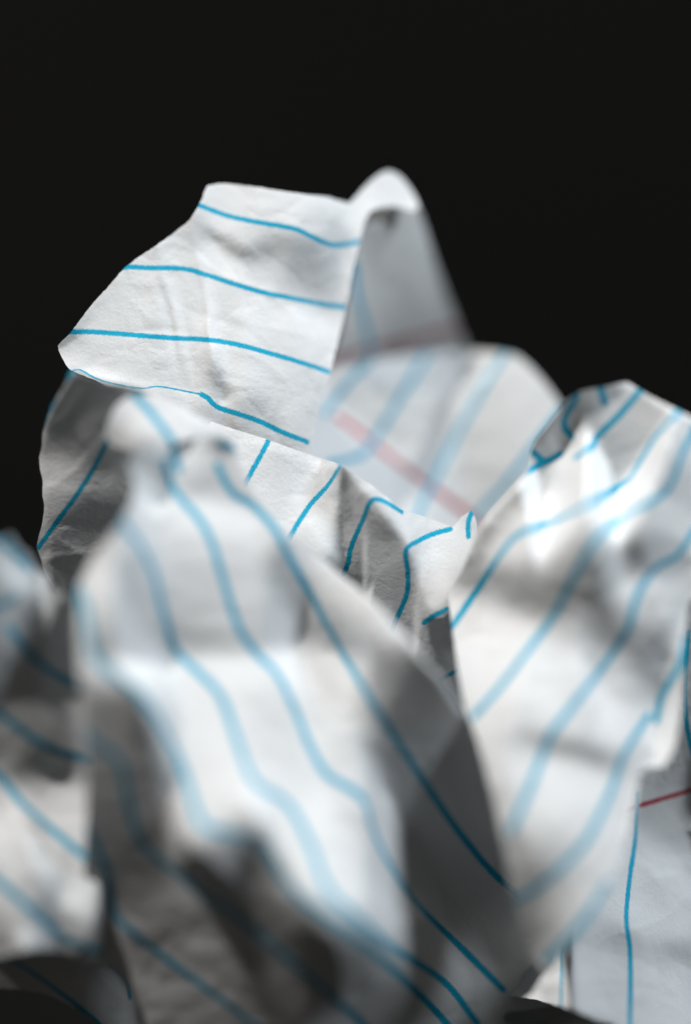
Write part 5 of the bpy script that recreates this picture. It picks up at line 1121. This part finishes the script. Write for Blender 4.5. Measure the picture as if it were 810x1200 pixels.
def rounded(poly, seed):
    """dense, slightly uneven edge"""
    rng = np.random.default_rng(seed)
    out = []
    n = len(poly)
    for i in range(n):
        p0, p1, p2, p3 = poly[i - 1], poly[i], poly[(i + 1) % n], poly[(i + 2) % n]
        k = max(2, int(np.hypot(*(p2 - p1)) / 3))
        t = (np.arange(k) / k)[:, None]
        tau = .2
        m1 = tau * (p2 - p0); m2 = tau * (p3 - p1)
        L = np.hypot(*(p2 - p1))
        for m_ in (m1, m2):
            l = np.hypot(*m_)
            if l > L * .6: m_ *= L * .6 / l
        out.append((2 * t ** 3 - 3 * t * t + 1) * p1 + (t ** 3 - 2 * t * t + t) * m1 + (-2 * t ** 3 + 3 * t * t) * p2 + (t ** 3 - t * t) * m2)
    out = np.vstack(out)
    return out + rng.normal(0, .22, out.shape)

def creases(x, y, seed, n, amp):
    """short sharp creases and dents pressed into the paper: height in mm at pixels x, y"""
    rng = np.random.default_rng(seed + 100)
    out = np.zeros(len(x))
    x0, x1, y0, y1 = x.min(), x.max(), y.min(), y.max()
    for _ in range(n):
        cx = rng.uniform(x0, x1); cy = rng.uniform(y0, y1); a = rng.uniform(0, math.pi)
        L_ = rng.uniform(18, 75); w1 = rng.uniform(5, 16); w2 = rng.uniform(5, 22); hgt = amp * rng.choice([-1, 1]) * rng.uniform(.3, 1)
        k = (np.abs(x - cx) < L_ * 2) & (np.abs(y - cy) < L_ * 2)
        if not k.any(): continue
        u = (x[k] - cx) * math.cos(a) + (y[k] - cy) * math.sin(a)
        v = -(x[k] - cx) * math.sin(a) + (y[k] - cy) * math.cos(a) + 6 * np.sin(u / 22 + a)
        prof = np.exp(-(np.sqrt(v * v + 1.5) / np.where(v > 0, w1, w2)))
        out[k] += hgt * prof * np.exp(-(u / L_) ** 4)
    return out

def build_fold(name, f, mat, parent, seed):
    fs = solve_fold(name, f)
    st = f['step']
    poly = rounded(fs['poly'], seed)
    x0, y0 = poly.min(0) - st * 1.5; x1, y1 = poly.max(0) + st * 1.5
    xs = np.arange(x0, x1, st); ys = np.arange(y0, y1, st)
    X, Y = np.meshgrid(xs, ys)
    ins = inside(poly, X, Y)
    cell = ins[:-1, :-1] | ins[1:, :-1] | ins[:-1, 1:] | ins[1:, 1:]
    use = np.zeros_like(ins)
    use[:-1, :-1] |= cell; use[1:, :-1] |= cell; use[:-1, 1:] |= cell; use[1:, 1:] |= cell
    out = use & ~ins
    p = np.column_stack([X[out], Y[out]])
    bp = nearest_on_poly(poly, p)
    X[out] = bp[:, 0]; Y[out] = bp[:, 1]
    idx = -np.ones(X.shape, int); idx[use] = np.arange(use.sum())
    x = X[use]; y = Y[use]
    area = (poly[:, 0].max() - poly[:, 0].min()) * (poly[:, 1].max() - poly[:, 1].min())
    nc, amp = int(area / f.get('dents', 2600)), f.get('dent_height', .12)
    h = sample(fs, 'h', x, y) + creases(x, y, seed, nc, amp)
    co = to_mm(x, y, h)
    cj, ci = np.nonzero(cell)
    quads = np.column_stack([idx[cj, ci], idx[cj + 1, ci], idx[cj + 1, ci + 1], idx[cj, ci + 1]])
    me = bpy.data.meshes.new(name)
    me.from_pydata(co.tolist(), [], quads.tolist())
    me.validate()
    me.update()
    me.shade_smooth()
    for key in ('blue', 'red'):
        lim = 6.0
        val = np.full(len(co), lim)
        for suffix, wide in (('', 1.0), ('_thin', .42)):
            ls = polylines(f.get(key + suffix))
            if not ls: continue
            q = np.vstack(ls)
            xy = np.vstack([q, [x.min(), y.min()], [x.max(), y.max()]])
            c3 = to_mm(q[:, 0], q[:, 1], sample(fs, 'h', q[:, 0], q[:, 1]) + creases(xy[:, 0], xy[:, 1], seed, nc, amp)[:-2])
            kd = KDTree(len(c3))
            for i, c in enumerate(c3): kd.insert(c, i)
            kd.balance()
            near = np.zeros(len(co), bool)
            qi = set()
            for a, b in q:
                qi.add((int(a // 12), int(b // 12)))
            big = np.array([any((int(a // 12) + u, int(b // 12) + v) in qi for u in (-1, 0, 1) for v in (-1, 0, 1)) for a, b in zip(x, y)])
            hw = f.get('rule', .31) * MM * wide
            for i in np.nonzero(big)[0]:
                _, _, d = kd.find(co[i])
                val[i] = min(val[i], (d / hw) ** 2)
        at = me.attributes.new('ink_' + key, 'FLOAT', 'POINT')
        at.data.foreach_set('value', val.astype(np.float32))
    me.materials.append(mat)
    o = bpy.data.objects.new(name, me)
    col.objects.link(o)
    o.parent = parent
    o['label'] = f['label']
    return o

# ------------------------------------------------------------------ materials
def paper_material():
    m = bpy.data.materials.new('ruled_paper'); m.use_nodes = True
    nt = m.node_tree; N = nt.nodes; L = nt.links
    for n in list(N): N.remove(n)
    def node(t, **kw):
        n = N.new(t)
        for k, v in kw.items(): setattr(n, k, v)
        return n
    out = node('ShaderNodeOutputMaterial')
    tc = node('ShaderNodeTexCoord')
    fib = node('ShaderNodeTexNoise'); fib.inputs['Scale'].default_value = 2600; fib.inputs['Detail'].default_value = 5; fib.inputs['Roughness'].default_value = .65
    L.new(tc.outputs['Object'], fib.inputs['Vector'])
    med = node('ShaderNodeTexNoise'); med.inputs['Scale'].default_value = 260; med.inputs['Detail'].default_value = 4; med.inputs['Roughness'].default_value = .5
    L.new(tc.outputs['Object'], med.inputs['Vector'])
    crk = node('ShaderNodeTexVoronoi', feature='DISTANCE_TO_EDGE'); crk.inputs['Scale'].default_value = 95
    wob = node('ShaderNodeVectorMath', operation='MULTIPLY_ADD')
    L.new(med.outputs['Color'], wob.inputs[0]); wob.inputs[1].default_value = (.006, .006, .006); L.new(tc.outputs['Object'], wob.inputs[2])
    L.new(wob.outputs[0], crk.inputs['Vector'])
    cr = node('ShaderNodeMapRange'); cr.inputs['From Min'].default_value = 0; cr.inputs['From Max'].default_value = .12
    L.new(crk.outputs['Distance'], cr.inputs['Value'])
    b1 = node('ShaderNodeBump'); b1.inputs['Strength'].default_value = .35; b1.inputs['Distance'].default_value = .00012
    L.new(fib.outputs['Fac'], b1.inputs['Height'])
    b2 = node('ShaderNodeBump'); b2.inputs['Strength'].default_value = .22; b2.inputs['Distance'].default_value = .0006
    L.new(med.outputs['Fac'], b2.inputs['Height']); L.new(b1.outputs['Normal'], b2.inputs['Normal'])
    b3 = node('ShaderNodeBump'); b3.inputs['Strength'].default_value = .12; b3.inputs['Distance'].default_value = .0003
    L.new(cr.outputs[0], b3.inputs['Height']); L.new(b2.outputs['Normal'], b3.inputs['Normal'])
    # ink: squared distance to the ruled line, ragged at the edge, speckled inside
    grain = node('ShaderNodeTexNoise'); grain.inputs['Scale'].default_value = 7500; grain.inputs['Detail'].default_value = 3
    L.new(tc.outputs['Object'], grain.inputs['Vector'])
    def ink(attr):
        a = node('ShaderNodeAttribute', attribute_name=attr)
        g = node('ShaderNodeMath', operation='MULTIPLY_ADD'); L.new(grain.outputs['Fac'], g.inputs[0]); g.inputs[1].default_value = 2.6
        L.new(a.outputs['Fac'], g.inputs[2])
        r = node('ShaderNodeMapRange'); r.inputs['From Min'].default_value = 2.7; r.inputs['From Max'].default_value = 1.9
        r.inputs['To Min'].default_value = 0; r.inputs['To Max'].default_value = 1
        L.new(g.outputs[0], r.inputs['Value'])
        return r
    ib, ir = ink('ink_blue'), ink('ink_red')
    tintv = node('ShaderNodeMix', data_type='RGBA'); L.new(fib.outputs['Fac'], tintv.inputs[0])
    tintv.inputs[6].default_value = (.70, .70, .695, 1); tintv.inputs[7].default_value = (.77, .77, .77, 1)
    mr = node('ShaderNodeMix', data_type='RGBA'); L.new(ir.outputs[0], mr.inputs[0]); L.new(tintv.outputs[2], mr.inputs[6]); mr.inputs[7].default_value = (.42, .035, .06, 1)
    bl = node('ShaderNodeMix', data_type='RGBA'); L.new(grain.outputs['Fac'], bl.inputs[0]); bl.inputs[6].default_value = (.0, .30, .50, 1); bl.inputs[7].default_value = (.0, .44, .62, 1)
    mb = node('ShaderNodeMix', data_type='RGBA'); L.new(ib.outputs[0], mb.inputs[0]); L.new(mr.outputs[2], mb.inputs[6]); L.new(bl.outputs[2], mb.inputs[7])
    pr = node('ShaderNodeBsdfPrincipled'); pr.inputs['Roughness'].default_value = .75; pr.inputs['Specular IOR Level'].default_value = .25
    L.new(mb.outputs[2], pr.inputs['Base Color']); L.new(b3.outputs['Normal'], pr.inputs['Normal'])
    tr = node('ShaderNodeBsdfTranslucent'); L.new(mb.outputs[2], tr.inputs['Color']); L.new(b3.outputs['Normal'], tr.inputs['Normal'])
    mx = node('ShaderNodeMixShader'); mx.inputs[0].default_value = .08
    L.new(pr.outputs[0], mx.inputs[1]); L.new(tr.outputs[0], mx.inputs[2]); L.new(mx.outputs[0], out.inputs['Surface'])
    return m

def black_material(name, v, rough=.9):
    m = bpy.data.materials.new(name); m.use_nodes = True
    nt = m.node_tree; b = nt.nodes['Principled BSDF']
    b.inputs['Roughness'].default_value = rough; b.inputs['Specular IOR Level'].default_value = .05
    n = nt.nodes.new('ShaderNodeTexNoise'); n.inputs['Scale'].default_value = 900
    mx = nt.nodes.new('ShaderNodeMix'); mx.data_type = 'RGBA'
    mx.inputs[6].default_value = (v * .8, v * .78, v * .74, 1); mx.inputs[7].default_value = (v * 1.2, v * 1.16, v * 1.1, 1)
    nt.links.new(n.outputs['Fac'], mx.inputs[0]); nt.links.new(mx.outputs[2], b.inputs['Base Color'])
    return m

PAPER = paper_material()

# ------------------------------------------------------------------ the black surface
TABLE_Z = -(1290 - 600) / PXMM * MM
def sheet(name, verts, faces, mat, label=None):
    me = bpy.data.meshes.new(name); me.from_pydata(verts, [], faces); me.update(); me.materials.append(mat)
    o = bpy.data.objects.new(name, me); col.objects.link(o); o['kind'] = 'structure'
    return o
sheet('table_top', [(-.6, -.25, TABLE_Z), (.6, -.25, TABLE_Z), (.6, .45, TABLE_Z), (-.6, .45, TABLE_Z),
                    (-.6, -.25, TABLE_Z - .02), (.6, -.25, TABLE_Z - .02), (.6, .45, TABLE_Z - .02), (-.6, .45, TABLE_Z - .02)],
      [(0, 1, 2, 3), (7, 6, 5, 4), (0, 4, 5, 1), (1, 5, 6, 2), (2, 6, 7, 3), (3, 7, 4, 0)], black_material('black_board', .004))
# black cloth hanging behind, well out of focus: a slightly wavy sheet
vv, ff = [], []
NX, NZ = 48, 24
for j in range(NZ + 1):
    for i in range(NX + 1):
        x = -1.2 + 2.4 * i / NX; z = -.6 + 1.6 * j / NZ
        vv.append((x, .9 + .015 * math.sin(x * 13 + .6 * math.sin(z * 4)), z))
for j in range(NZ):
    for i in range(NX):
        a = j * (NX + 1) + i
        ff.append((a, a + 1, a + NX + 2, a + NX + 1))
bd = sheet('backdrop', vv, ff, black_material('black_cloth', .0085))
bd.data.shade_smooth()

# ------------------------------------------------------------------ the crumpled sheet
root = bpy.data.objects.new('crumpled_paper', None)
col.objects.link(root)
root.empty_display_size = .01
root.location = (0, 0, 0)
root['label'] = 'crumpled sheet of white notebook paper with blue ruled lines on a black surface'
root['category'] = 'crumpled paper'
for k, (name, f) in enumerate(FOLDS.items()):
    build_fold(name, f, PAPER, root, k + 3)
